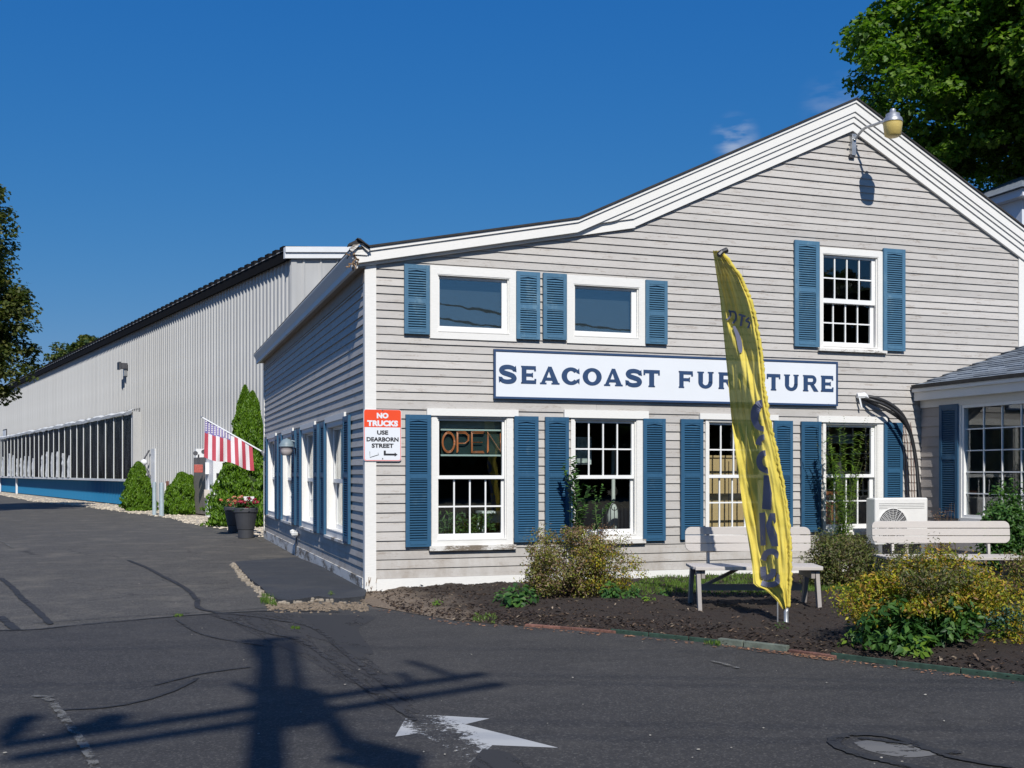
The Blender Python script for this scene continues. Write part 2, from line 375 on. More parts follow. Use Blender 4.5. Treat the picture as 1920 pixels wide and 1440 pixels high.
# ---------------------------------------------------------------- ground and paving
def sheet(name, pts, z, mat, cat=None, parent=None, kind='structure', **kw):
    mb = MB(); mb.add([(x, y, z) for x, y in pts], [tuple(range(len(pts)))])
    return obj(name, mb, mat, parent, kind=None if parent else kind, **kw)
def asphalt(name, c, speck, spot=None, patch=0., cracks=.5):
    m, nt, b = new_mat(name)
    tc = N(nt, 'ShaderNodeTexCoord'); vec = tc.outputs['Object']
    f = noise(nt, 160, 3, vec, .7); g = noise(nt, 45, 4, vec, .7); big = noise(nt, .35, 5, vec, .6); mid = noise(nt, 2.2, 6, vec, .65)
    col = mixc(nt, rampf(nt, big, .3, .7), tuple(x * .82 for x in c), tuple(x * 1.15 for x in c))
    col = mixc(nt, rampf(nt, mid, .35, .75, 0, .7), col, tuple(x * 1.35 for x in c))
    m3 = noise(nt, 9, 8, vec, .8); st = noise(nt, 1.6, 6, vec, .75, (.35, 2.2, 1))
    col = mixc(nt, rampf(nt, m3, .35, .65, 0, .8), col, tuple(x * .68 for x in c))
    col = mixc(nt, rampf(nt, st, .45, .72, 0, .6), col, tuple(x * 1.45 for x in c))
    vc = N(nt, 'ShaderNodeTexVoronoi'); vc.feature = 'DISTANCE_TO_EDGE'; vc.inputs['Scale'].default_value = .75
    wv = noise(nt, 2.6, 6, vec, .7); wa = N(nt, 'ShaderNodeVectorMath', operation='SCALE'); wa.inputs['Scale'].default_value = .55
    wc = N(nt, 'ShaderNodeCombineXYZ'); nt.links.new(wv, wc.inputs[0]); nt.links.new(mid, wc.inputs[1]); nt.links.new(wc.outputs[0], wa.inputs[0])
    wd_ = N(nt, 'ShaderNodeVectorMath', operation='ADD'); nt.links.new(vec, wd_.inputs[0]); nt.links.new(wa.outputs[0], wd_.inputs[1]); nt.links.new(wd_.outputs[0], vc.inputs['Vector'])
    ck = N(nt, 'ShaderNodeMath', operation='MULTIPLY'); nt.links.new(rampf(nt, vc.outputs['Distance'], .0, .012, 1, 0), ck.inputs[0]); nt.links.new(rampf(nt, big, .42, .60, 0, cracks), ck.inputs[1])
    vo = N(nt, 'ShaderNodeTexVoronoi'); vo.inputs['Scale'].default_value = 95; nt.links.new(vec, vo.inputs['Vector'])
    sp = mixc(nt, rampf(nt, vo.outputs['Color'], .62, .95, 0, speck), col, (.24, .225, .20))
    sp = mixc(nt, rampf(nt, f, .3, .75, 0, .55), sp, tuple(x * .5 for x in c))
    if patch:
        pm = noise(nt, 1.1, 7, vec, .75); fm = noise(nt, 22, 5, vec, .8)
        ad = N(nt, 'ShaderNodeMath', operation='ADD'); nt.links.new(pm, ad.inputs[0]); nt.links.new(rampf(nt, fm, .2, .8, -.15, .15), ad.inputs[1])
        sp = mixc(nt, rampf(nt, ad.outputs[0], .50, .70, 0, patch), sp, (.15, .135, .11))
    sp = mixc(nt, ck.outputs[0], sp, (.018, .017, .016))
    nt.links.new(sp, b.inputs['Base Color'])
    b.inputs['Roughness'].default_value = .82; b.inputs['Specular IOR Level'].default_value = .35
    hh = N(nt, 'ShaderNodeMath', operation='ADD'); nt.links.new(f, hh.inputs[0]); nt.links.new(g, hh.inputs[1])
    bump(nt, b, hh.outputs[0], .55, .006)
    return m
M['asphalt_old'] = asphalt('weathered_asphalt', (.083, .077, .068), .9, patch=1., cracks=.9)
M['asphalt_new'] = asphalt('sealed_asphalt', (.048, .0455, .0435), .45, patch=.14)
M['asphalt_pad'] = asphalt('pad_asphalt', (.050, .054, .062), .2, patch=.3)
M['dirt'] = simple('dry_ground', (.16, .14, .09), .95, .35, 3, bmp=.7)
M['gravel'] = simple('pale_gravel', (.44, .38, .30), .95, .3, 40, bmp=1., fine=60)
M['mulch'] = simple('bark_mulch', (.035, .022, .016), .95, .6, 35, bmp=1., fine=70)
M['sand'] = simple('sandy_soil', (.20, .155, .11), .95, .35, 18, bmp=1., fine=70)
def tar(name, c, keep):
    m, nt, b = new_mat(name); out = nt.nodes['Material Output']
    b.inputs['Base Color'].default_value = (*c, 1); b.inputs['Roughness'].default_value = .8
    tr = N(nt, 'ShaderNodeBsdfTransparent'); mx = N(nt, 'ShaderNodeMixShader')
    n = noise(nt, 9, 7, rough=.75)
    nt.links.new(rampf(nt, n, keep, keep + .12), mx.inputs[0]); nt.links.new(b.outputs[0], mx.inputs[1]); nt.links.new(tr.outputs[0], mx.inputs[2])
    nt.links.new(mx.outputs[0], out.inputs['Surface']); return m
M['tar'] = tar('crack_tar', (.026, .026, .027), .55)
M['paint_scratch'] = None; M['tar_worn'] = tar('worn_tar', (.033, .032, .032), .47)
M['pale_wear'] = tar('pale_wear', (.15, .145, .13), .44)
ground = sheet('ground', [(-600, -300), (900, -300), (900, 1200), (-600, 1200)], -.02, M['dirt'])
lot = sheet('parking_lot', [(-60, -26), (70, -26), (70, 40), (10, 110), (-75, 110)], 0, M['asphalt_old'])
edge = [(-900, 1215), (-300, 1195), (0, 1183), (60, 1181), (100, 1177), (180, 1171), (250, 1163), (330, 1156), (400, 1150), (470, 1146), (520, 1143), (600, 1146), (690, 1143), (760, 1146)]
pts = [tuple(P_Z(u, v)[:2]) for u, v in edge] + [(6, -.5), (60, -.5), (60, -24), (-40, -24)]
drive = sheet('driveway', pts, .004, M['asphalt_new'])
def ribbon(name, px, w, mat, z, parent, wob=.35, seed=0):
    R = random.Random(seed); P = [P_Z(u, v, z) for u, v in catmull(px, 12)]
    L = []; Rr = []
    for i, p in enumerate(P):
        d = (P[min(i + 1, len(P) - 1)] - P[max(i - 1, 0)]); d.z = 0; d.normalize(); s = Vector((-d.y, d.x, 0))
        ww = (w if not isinstance(w, (list, tuple)) else w[0] + (w[1] - w[0]) * i / (len(P) - 1)) * .5
        if i in (0, len(P) - 1): ww *= .25
        j = s * R.uniform(-w_ok(w) * wob, w_ok(w) * wob)
        L.append(p + j + s * ww * R.uniform(1 - wob, 1 + wob)); Rr.append(p + j - s * ww * R.uniform(1 - wob, 1 + wob))
    n = len(P); mb = MB(); mb.add(L + Rr, [(i, i + 1, n + i + 1, n + i) for i in range(n - 1)])
    return obj(name, mb, mat, parent)
def w_ok(w): return (w if not isinstance(w, (list, tuple)) else w[0]) * .6
Z1 = .008
for i, (px, w, mt) in enumerate([
    ([(240, 1050), (275, 1064), (305, 1080), (345, 1101), (368, 1122), (375, 1140), (430, 1152)], .06, 'tar'),
    ([(0, 1083), (22, 1100), (42, 1122), (68, 1143), (95, 1170)], .07, 'tar'),
    ([(0, 1155), (15, 1168), (30, 1180)], .08, 'tar'),
    ([(-40, 1182), (60, 1180), (140, 1172), (250, 1162), (400, 1150), (520, 1145), (640, 1147)], .05, 'tar'),
    ([(60, 1168), (200, 1158), (330, 1150), (520, 1138)], .03, 'tar_worn'),
    ([(240, 1100), (330, 1097), (430, 1092)], .03, 'tar_worn'),
    ([(470, 1250), (420, 1256), (360, 1266), (290, 1284)], .035, 'tar'),
    ([(372, 1270), (330, 1292), (270, 1312), (200, 1325), (100, 1331)], .035, 'tar'),
    ([(395, 1152), (440, 1165), (500, 1185), (560, 1200), (610, 1230), (660, 1270), (720, 1310), (780, 1350)], .045, 'tar_worn'),
    ([(430, 1150), (510, 1160), (590, 1178), (650, 1225), (705, 1268), (760, 1312)], .05, 'tar_worn'),
    ([(330, 1160), (370, 1185), (430, 1200), (520, 1212)], .03, 'tar_worn'),
    ([(1800, 1408), (1760, 1408), (1700, 1388), (1640, 1376), (1585, 1378), (1563, 1390), (1600, 1410), (1680, 1430), (1760, 1445)], .07, 'tar'),
    ([(1610, 1382), (1690, 1392), (1740, 1402), (1790, 1420), (1900, 1438)], .045, 'tar'),
    ([(85, 1308), (100, 1318), (120, 1345), (150, 1385), (165, 1410), (185, 1450)], .05, 'pale_wear'),
    ([(60, 1304), (100, 1306)], .04, 'pale_wear'),
    ([(0, 1013), (12, 1020), (25, 1027)], .06, 'pale_wear'),
    ([(1330, 1238), (1360, 1245), (1385, 1252)], .04, 'pale_wear'),
    ([(470, 1000), (480, 1008), (490, 1015)], .05, 'pale_wear')]):
    ribbon('crack_sealant' if 'tar' in mt else 'worn_streak', px, w, M[mt], Z1 + .0004 * i, drive if px[0][1] > 1150 else lot, .16, i)
# broad smears of old sealant, patchy and streaked along the wheel path
def smear(name, px, ang, keep, c, z, sc=(1.2, 7, 1)):
    m, nt, b = new_mat(name + '_material'); out = nt.nodes['Material Output']; b.inputs['Base Color'].default_value = (*c, 1); b.inputs['Roughness'].default_value = .85
    tr = N(nt, 'ShaderNodeBsdfTransparent'); mx = N(nt, 'ShaderNodeMixShader'); tc = N(nt, 'ShaderNodeTexCoord'); mp = N(nt, 'ShaderNodeMapping'); mp.vector_type = 'TEXTURE'
    mp.inputs['Rotation'].default_value = (0, 0, ang); mp.inputs['Scale'].default_value = (1 / sc[0], 1 / sc[1], 1); nt.links.new(tc.outputs['Object'], mp.inputs[0])
    n1 = noise(nt, 1.0, 7, mp.outputs[0], .68); n2 = noise(nt, 30, 4, tc.outputs['Object'], .8)
    ad = N(nt, 'ShaderNodeMath', operation='ADD'); nt.links.new(n1, ad.inputs[0]); nt.links.new(rampf(nt, n2, .2, .8, -.05, .05), ad.inputs[1])
    nt.links.new(rampf(nt, ad.outputs[0], keep, keep + .05), mx.inputs[0]); nt.links.new(b.outputs[0], mx.inputs[1]); nt.links.new(tr.outputs[0], mx.inputs[2]); nt.links.new(mx.outputs[0], out.inputs['Surface'])
    mb = MB(); mb.add([P_Z(u, v, z) for u, v in catmull(px + [px[0]], 5)[:-1]], [tuple(range((len(px)) * 5))]); obj(name, mb, m, drive)
_a, _b = P_Z(450, 1160), P_Z(830, 1400); _an = math.atan2(_b.y - _a.y, _b.x - _a.x)
smear('sealant_smear', [(400, 1150), (520, 1150), (600, 1154), (680, 1158), (655, 1190), (690, 1232), (745, 1282), (790, 1334), (735, 1330), (660, 1290), (575, 1235), (490, 1195)], _an, .50, (.033, .031, .030), .0062)
smear('sealant_smear', [(560, 1152), (700, 1156), (672, 1180), (700, 1225), (650, 1215), (600, 1180)], _an, .60, (.028, .027, .027), .0066, (1.5, 4, 1))
smear('sealant_smear', [(905, 1404), (950, 1410), (985, 1432), (1010, 1460), (900, 1470), (880, 1440)], _an, .53, (.030, .029, .029), .0066)
m_pale = M['pale_wear']
smear('worn_patch', [(1600, 1392), (1650, 1386), (1710, 1396), (1760, 1412), (1700, 1420), (1630, 1408)], 0, .56, (.15, .145, .135), .0064, (6, 9, 1))
# worn paint arrow
m, nt, b = new_mat('worn_road_paint'); out = nt.nodes['Material Output']
b.inputs['Base Color'].default_value = (.43, .43, .415, 1); b.inputs['Roughness'].default_value = .85
tr = N(nt, 'ShaderNodeBsdfTransparent'); mx = N(nt, 'ShaderNodeMixShader')
tc = N(nt, 'ShaderNodeTexCoord'); fine = noise(nt, 34, 9, tc.outputs['Object'], .75)
A_ = P_Z(775, 1340); B_ = P_Z(905, 1440)                       # tyre-worn band across the arrow head
dx, dy = (B_ - A_).x, (B_ - A_).y; ln = math.hypot(dx, dy)
vs = N(nt, 'ShaderNodeVectorMath', operation='SUBTRACT'); nt.links.new(tc.outputs['Object'], vs.inputs[0]); vs.inputs[1].default_value = (A_.x, A_.y, 0)
vd = N(nt, 'ShaderNodeVectorMath', operation='DOT_PRODUCT'); nt.links.new(vs.outputs[0], vd.inputs[0]); vd.inputs[1].default_value = (-dy / ln, dx / ln, 0)
ab = N(nt, 'ShaderNodeMath', operation='ABSOLUTE'); nt.links.new(vd.outputs['Value'], ab.inputs[0])
band = rampf(nt, ab.outputs[0], .04, .24, .50, -.1)
streak = noise(nt, 7, 6, tc.outputs['Object'], .8)
s1 = N(nt, 'ShaderNodeMath', operation='ADD'); nt.links.new(band, s1.inputs[0]); nt.links.new(rampf(nt, streak, .3, .7, -.15, .25), s1.inputs[1])
s2 = N(nt, 'ShaderNodeMath', operation='ADD'); nt.links.new(s1.outputs[0], s2.inputs[0]); nt.links.new(rampf(nt, fine, .2, .8, -.42, .62), s2.inputs[1])
nt.links.new(rampf(nt, s2.outputs[0], .36, .52), mx.inputs[0]); nt.links.new(b.outputs[0], mx.inputs[1]); nt.links.new(tr.outputs[0], mx.inputs[2])
nt.links.new(mx.outputs[0], out.inputs['Surface']); M['paint'] = m
mb = MB(); arrow = [(765, 1338), (918, 1347), (872, 1358), (960, 1380), (1047, 1402), (923, 1397), (885, 1434), (841, 1403), (786, 1375), (741, 1381)]
q = [P_Z(u, v, .006) for u, v in arrow]
mb.add(q, [(0, 1, 2, 8), (0, 8, 9), (2, 3, 5, 7, 8), (3, 4, 5), (5, 6, 7)])
obj('painted_arrow', mb, M['paint'], drive)
# pebbles and dry leaves dropped on the paving
mb = MB(); R = random.Random(3)
for i in range(70):
    u, v = R.uniform(0, 1920), R.uniform(1000, 1436)
    p = P_Z(u, v, .012)
    if v < 1190 and u > 640: continue
    s = R.uniform(.003, .008)
    mb.lathe([(0, -s * .5), (s, 0), (s * .7, s * .5), (0, s * .6)], p, 5, R.uniform(.6, 1.6), 1)
obj('scattered_grit', mb, simple('grit', (.30, .28, .24), .9, .4, 50), kind='stuff')
# gravel strip along the warehouse
def wd(u): return 30.05 * 868 / (u + 320)
def W(u, off=0.0, z=0.0):                     # point at the warehouse wall; off = metres out towards the lot
    a, b = ray(u); d = wd(u); p = Vector((CAMX + a * d, CAMY + b * d, z))
    return p + WN * off
_a = ray(548); _b = ray(5)
WA = Vector((CAMX + _a[0] * wd(548), CAMY + _a[1] * wd(548), 0)); WB = Vector((CAMX + _b[0] * wd(5), CAMY + _b[1] * wd(5), 0))
WD = (WB - WA).normalized(); WN = Vector((-WD.y, WD.x, 0))
if WN.dot(Vector((CAMX, CAMY, 0)) - WA) < 0: WN = -WN
WLEN = (WB - WA).length
low = [(-60, 925), (0, 928), (65, 940), (156, 949), (242, 961), (299, 967), (330, 974), (351, 980), (400, 987), (427, 991), (455, 1000), (500, 1006)]
gp = [tuple(P_Z(u, v)[:2]) for u, v in low] + [(.2, 12.4), (4, 14), tuple((WA + WD * -2 - WN * .1)[:2]), tuple((WB - WN * .1)[:2])]
sheet('gravel_strip', gp, .006, M['gravel'])
mb = MB(); R = random.Random(5)
for i in range(1500):
    u = R.uniform(-20, 500); v0 = lerp_tab(low, u); p = P_Z(u, v0 - R.uniform(-2, 14) * (v0 - 886) / 90, .01); s = R.uniform(.015, .05)
    mb.lathe([(0, -s * .4), (s, 0), (s * .6, s * .5), (0, s * .6)], p, 5, R.uniform(.6, 1.6), 1)
obj('loose_stones', mb, simple('loose_stone', (.55, .48, .38), .9, .35, 9, rnd=.1), kind='stuff')
# ---------------------------------------------------------------- the clapboard shop
L = 11.6                                        # length of the side wall
HX = 9.72                                       # width of the gable front
shop = thing('clapboard_shop', (0, 0, 0), 'grey clapboard shop building with white trim, blue shutters and an uneven gable roof', 'building')
fr = lambda a, n, z: (a, -n, z)                 # front wall: along, out, up
sd = lambda a, n, z: (-n, a, z)                 # left side wall
def px_line(ptspx, Y): return [(p.x, p.z) for p in (P_Y(u, v, Y) for u, v in ptspx)]
Tl = px_line([(677, 460), (820, 443), (1085, 405), (1606, 181), (1915, 418)], -.14)
s0 = (Tl[2][1] - Tl[0][1]) / (Tl[2][0] - Tl[0][0]); s2 = (Tl[4][1] - Tl[3][1]) / (Tl[4][0] - Tl[3][0])
KX, KZ = Tl[2]; PX, PZ = Tl[3]
XL = -.215; XR = HX + .28
TT = [(XL, KZ + s0 * (XL - KX)), (KX, KZ), (PX, PZ), (XR, PZ + s2 * (XR - PX))]
T = lambda x: lerp_tab(TT, x)
BL = px_line([(657.5, 502), (820, 479), (1040, 450), (1191, 427)], -.055)
bl_s = (BL[3][1] - BL[0][1]) / (BL[3][0] - BL[0][0])
BLf = lambda x: BL[3][1] + bl_s * (x - BL[3][0])
def off_at_peak(v, Y):                          # drop below the roof edge of a band whose lower edge peaks at v
    return PZ - P_Y(1604, v, Y).z
o_f = off_at_peak(209, -.115); o_2 = off_at_peak(218.3, -.097); o_3 = off_at_peak(229.6, -.078); o_4 = off_at_peak(245.5, -.060)
def B(x):                                       # lower edge of all the trim
    z = T(x) - o_4
    return max(z, BLf(x)) if x < BL[3][0] + .05 else z
print('peak', PX, PZ, 'kink', KX, KZ, 'eaveL', TT[0], 'eaveR', TT[3], 'offs', o_f, o_2, o_3, o_4, 'frieze kink', BL[3])
left_top = lambda x: BLf(x) + .115
def band(name, lo, hi, y0, y1, x0, x1, mat, step=.5, extra=(), **kw):
    xs = sorted(set([x0, x1] + [x for x in (KX, PX, BL[3][0]) + tuple(extra) if x0 < x < x1]))
    mb = MB()
    for a, b in zip(xs, xs[1:]):
        la, lb, ha, hb = lo(a + 1e-6), lo(b - 1e-6), hi(a + 1e-6), hi(b - 1e-6)
        if ha - la < .004 and hb - lb < .004: continue
        la = min(la, ha); lb = min(lb, hb)
        mb.hexa([(a, y0, la), (b, y0, lb), (b, y1, lb), (a, y1, la), (a, y0, ha), (b, y0, hb), (b, y1, hb), (a, y1, ha)])
    return obj(name, mb, mat, shop, **kw)
fine_x = tuple(KX - .1 + .08 * i for i in range(14))
# roof slabs
RY0, RY1 = -.155, L + .25
for (xa, za), (xb, zb) in zip(TT, TT[1:]):
    mb = MB(); e = .002
    mb.hexa([(xa, RY0, za - .035), (xb, RY0, zb - .035), (xb, RY1, zb - .035), (xa, RY1, za - .035), (xa, RY0, za - .012), (xb, RY0, zb - .012), (xb, RY1, zb - .012), (xa, RY1, za - .012)])
    obj('roof_slope', mb, M['roof_dark'], shop)
# stepped rake boards, each set back from the one above
def lohi(f): return f
band('rake_crown', lambda x: T(x) - .075, lambda x: T(x) - .037, -.137, -.02, XL + .02, XR, M['trim'])
band('rake_fascia', lambda x: T(x) - o_f, lambda x: T(x) - .077, -.117, -.022, XL + .05, XR - .02, M['trim'])
cut = lambda f: (lambda x: max(f(x), left_top(x)) if x < BL[3][0] + .3 else f(x))
band('rake_board', cut(lambda x: T(x) - o_2), cut(lambda x: T(x) - o_f - .002), -.099, -.022, KX + .05, XR - .05, M['trim'], extra=fine_x)
band('rake_board', cut(lambda x: T(x) - o_3), cut(lambda x: T(x) - o_2 - .002), -.080, -.022, KX + .05, XR - .08, M['trim'], extra=fine_x)
band('rake_frieze', lambda x: T(x) - o_4, lambda x: T(x) - o_3 - .002, -.060, -.022, BL[3][0] - .02, HX + .02, M['trim'])
band('rake_frieze', lambda x: BLf(x), lambda x: left_top(x), -.058, -.022, -.19, BL[3][0], M['trim'])
band('rake_backing', lambda x: left_top(x), lambda x: T(x) - o_f - .002, -.034, -.022, -.17, KX + .6, M['trim'], extra=fine_x)
# eave along the side wall
ze = T(XL)
mb = MB(); mb.box(XL + .015, -.02, -.135, L + .2, ze - .085, ze - .037); obj('eave_crown', mb, M['trim'], shop)
mb = MB(); mb.box(XL + .045, XL + .085, -.112, L + .2, ze - .24, ze - .087)
mb.hexa([(XL - .01, -.11, ze - .06), (XL + .045, -.11, ze - .17), (XL + .045, L + .2, ze - .17), (XL - .01, L + .2, ze - .06),
         (XL - .01, -.11, ze - .045), (XL + .045, -.11, ze - .10), (XL + .045, L + .2, ze - .10), (XL - .01, L + .2, ze - .045)])
obj('eave_fascia', mb, M['trim'], shop)
mb = MB(); mb.box(XL + .087, -.02, -.05, L + .2, ze - .22, ze - .205); obj('eave_soffit', mb, M['soffit'], shop)
mb = MB(); mb.box(-.035, -.016, .0, L, ze - .38, ze - .222); obj('eave_frieze', mb, M['soffit'], shop)
# rotted corner where the two cornices meet
mb = MB(); R = random.Random(11)
for i in range(26):
    p = Vector((XL + R.uniform(-.02, .10), -.125 + R.uniform(-.03, .05), ze - R.uniform(.03, .26)))
    q = p + Vector((R.uniform(-.05, .05), R.uniform(-.03, .03), R.uniform(-.10, .06)))
    mb.beam(p, q, R.uniform(.006, .022), R.uniform(.004, .012), (R.random(), R.random(), R.random()))
obj('rotted_cornice_end', mb, M['rot'], shop)
mb = MB(); mb.hexa([(XL - .04, -.18, ze + .0), (XL + .16, -.18, ze + .055), (XL + .16, -.1, ze + .05), (XL - .04, -.1, ze + .0),
                    (XL - .03, -.18, ze + .03), (XL + .10, -.18, ze + .10), (XL + .10, -.1, ze + .08), (XL - .03, -.1, ze + .03)])
mb.beam((XL + .06, -.17, ze + .09), (XL + .22, -.16, ze + .0), .10, .012)
obj('lifted_shingle', mb, M['roof_dark'], shop)
mb = MB(); mb.beam((XL - .01, -.17, ze - .05), (XL + .10, -.165, ze + .06), .02, .05); mb.beam((XL + .10, -.165, ze + .05), (XL + .21, -.16, ze - .04), .02, .03)
obj('bent_flashing', mb, M['trim_peel'], shop)

# ---- windows: px boxes on the front wall (casing, glass of each sash)
def fx(u): return onY(u, -.03)
def fz(u, v): return zY(u, v, -.03)
WIN = [  # kind, casing u0,u1, top v (at u0), bottom v(at u0), glass u0,u1, ...
    dict(c=(809, 962), head=(800, 971, 765.5, 779), g=(825, 943.5), up=(788, 891.5), lo=(899, 1002), sill=(1024, 1033), mu=(0, 0), ml=(3, 1)),
    dict(c=(1070.5, 1205), head=(1057, 1215, 768, 783), g=(1080, 1187), up=(792, 891), lo=(898.5, 994), sill=(1013, 1021), mu=(3, 1), ml=(0, 0)),
    dict(c=(1323, 1449), head=(1311, 1458, 775, 786), g=(1331, 1427), up=(796, 890), lo=(897, 989), sill=(1004, 1011), mu=(3, 1), ml=(3, 1)),
    dict(c=(1543, 1656), head=(1533, 1662, 779.5, 791.5), g=(1550, 1637), up=(800, 889), lo=(896, 984), sill=(998, 1004), mu=(0, 0), ml=(3, 1))]
UPW = [dict(c=(806.5, 969), cv=(497, 634), g=(826, 943), gv=(521, 610), fixed=True),
       dict(c=(1063, 1211), cv=(515, 643), g=(1080, 1187), gv=(539, 619), fixed=True),
       dict(c=(1537, 1657), cv=(463, 653), g=(1546, 1638), up=(481, 557.6), lo=(567, 639), mu=(3, 1), ml=(3, 1), fixed=False)]
openings = []; cas = []
def make_window(f, a0, a1, z0, z1, ga0, ga1, up, lo, mu, ml, head=None, sill=None, fixed=False, glass='glass', parent=None, deep=.05, case_n=.035, label=None, cw=None):
    """casing a0..a1 x z0..z1; glass columns ga0..ga1; up/lo = z ranges of the two glass areas"""
    parent = parent or shop
    ia0, ia1 = a0 + (cw or min(.075, (ga0 - a0) * .55)), a1 - (cw or min(.085, (a1 - ga1) * .55))
    gz0 = (lo or up)[0]; gz1 = up[1]; iz0 = gz0 - .075; iz1 = gz1 + .045
    mb = MB(f)
    mb.box(a0, ia0, -.0, case_n, z0, z1); mb.box(ia1, a1, -.0, case_n, z0, z1)
    mb.box(ia0, ia1, -.0, case_n, iz1, z1)
    if z0 < iz0 - .012: mb.box(ia0, ia1, -.0, case_n, z0, iz0)
    mb.box(ia0 - .001, ia0 + .014, -deep - .06, case_n - .004, iz0, iz1); mb.box(ia1 - .014, ia1 + .001, -deep - .06, case_n - .004, iz0, iz1)
    mb.box(ia0 + .014, ia1 - .014, -deep - .06, case_n - .006, iz1 - .012, iz1 + .001); mb.box(ia0 + .014, ia1 - .014, -deep - .06, case_n + .004, iz0 - .001, iz0 + .014)
    mb.box(ia0 + .014, ia0 + .03, -.02, .012, iz0 + .014, iz1 - .012); mb.box(ia1 - .03, ia1 - .014, -.02, .012, iz0 + .014, iz1 - .012)
    w = obj('window', mb, M['trim'], parent, label=label)
    if head:
        mb = MB(f); mb.box(head[0], head[1], 0, case_n + .022, head[2], head[3]); obj('head_trim', mb, M['trim'], w)
    if sill:
        mb = MB(f); mb.box(a0 - .03, a1 + .03, 0, case_n + .035, sill[0], sill[1]); obj('sill', mb, M['trim_peel'], w)
    j0, j1 = ia0 + .0145, ia1 - .0145
    def sash(nm, zr, n, mz0, mz1, grid):
        mb = MB(f)
        mb.box(j0, ga0, n - .032, n, mz0, mz1); mb.box(ga1, j1, n - .032, n, mz0, mz1)
        mb.box(ga0, ga1, n - .032, n, zr[1], mz1); mb.box(ga0, ga1, n - .032, n, mz0, zr[0])
        obj(nm, mb, M['vinyl'], w)
        nv, nh = grid
        if nv or nh:
            mb = MB(f)
            for i in range(nv):
                a = ga0 + (ga1 - ga0) * (i + 1) / (nv + 1); mb.box(a - .009, a + .009, n - .026, n - .006, zr[0], zr[1])
            for j in range(nh):
                z = zr[0] + (zr[1] - zr[0]) * (j + 1) / (nh + 1)
                for i in range(nv + 1):
                    b0 = ga0 + (ga1 - ga0) * i / (nv + 1) + (.009 if i else 0); b1 = ga0 + (ga1 - ga0) * (i + 1) / (nv + 1) - (.009 if i < nv else 0)
                    mb.box(b0, b1, n - .0255, n - .0065, z - .009, z + .009)
            obj('muntin_grid', mb, M['vinyl'], w)
        for i in range(nv + 1):
            for j in range(nh + 1):
                b0 = ga0 + (ga1 - ga0) * i / (nv + 1); b1 = ga0 + (ga1 - ga0) * (i + 1) / (nv + 1)
                y0 = zr[0] + (zr[1] - zr[0]) * j / (nh + 1); y1 = zr[0] + (zr[1] - zr[0]) * (j + 1) / (nh + 1)
                mb = MB(f); mb.box(b0 + .0005, b1 - .0005, n - .018, n - .014, y0 + .0005, y1 - .0005); obj('pane', mb, M[glass], w)
    if fixed: sash('sash', up, -deep + .03, iz0 + .0145, iz1 - .0125, (0, 0))
    else:
        mid = (lo[1] + up[0]) / 2
        sash('upper_sash', up, -deep + .035, lo[1] + .006, iz1 - .0125, mu); sash('lower_sash', lo, -deep, iz0 + .0145, up[0] - .004, ml)
    return (ia0, ia1, iz0, iz1)
for w in WIN:
    c0, c1 = fx(w['c'][0]), fx(w['c'][1]); uc = w['c'][0]; ug = w['g'][0]
    up = (fz(ug, w['up'][1]), fz(ug, w['up'][0])); lo = (fz(ug, w['lo'][1]), fz(ug, w['lo'][0]))
    h = w['head']; hz1, hz0 = fz(h[0], h[2]), fz(h[0], h[3]); sz1, sz0 = fz(uc, w['sill'][0]), fz(uc, w['sill'][1])
    o = make_window(fr, c0, c1, sz1 + .001, hz0 - .001, fx(w['g'][0]), fx(w['g'][1]), up, lo, w['mu'], w['ml'],
                    head=(fx(h[0]), fx(h[1]), hz0, hz1), sill=(sz0, sz1))
    openings.append(o); cas.append((c0, c1, sz0, hz1))
for w in UPW:
    c0, c1 = fx(w['c'][0]), fx(w['c'][1]); uc, ug = w['c'][0], w['g'][0]
    z1, z0 = fz(uc, w['cv'][0]), fz(uc, w['cv'][1])
    if w['fixed']:
        up = (fz(ug, w['gv'][1]), fz(ug, w['gv'][0]))
        o = make_window(fr, c0, c1, z0, z1, fx(ug), fx(w['g'][1]), up, None, (0, 0), (0, 0), fixed=True, glass='glass_sky', cw=.085, label='small fixed window with sky reflected in its glass')
    else:
        up = (fz(ug, w['up'][1]), fz(ug, w['up'][0])); lo = (fz(ug, w['lo'][1]), fz(ug, w['lo'][0]))
        o = make_window(fr, c0, c1, z0, z1, fx(ug), fx(w['g'][1]), up, lo, w['mu'], w['ml'], sill=(z0 - .035, z0 - .001), glass='glass')
    openings.append(o); cas.append((c0, c1, z0, z1))
for w in UPW[:2]:                                # grey panels added inside the two small upper windows to lighten the glass
    a_, b_ = fx(w['g'][0]), fx(w['g'][1]); mb = MB(); mb.box(a_ - .03, b_ + .03, .13, .14, fz(w['g'][0], w['gv'][1]) - .05, fz(w['g'][0], w['gv'][0]) + .05)
    obj('glass_tone_panel', mb, simple('tone_panel_grey', (.045, .060, .068), .9, .08, 3), shop)
# side wall: four wide windows
SW0, SP = .90, 2.62
s_open = []; s_cas = []
zt_g = cas[0][3] - .13
for k in range(4):
    a = SW0 + SP * k; c0, c1 = a + .41, a + 1.97
    lo_z = (.69, 1.27); up_z = (1.33, 2.02)
    o = make_window(sd, c0, c1, .535, 2.12, c0 + .17, c1 - .17, up_z, lo_z, (0, 0), (2, 1) if k else (0, 0), head=(c0 - .03, c1 + .03, 2.121, 2.20), sill=(.50, .534), deep=.09, case_n=.03, cw=.05)
    s_open.append(o); s_cas.append((c0, c1, .50, 2.20))

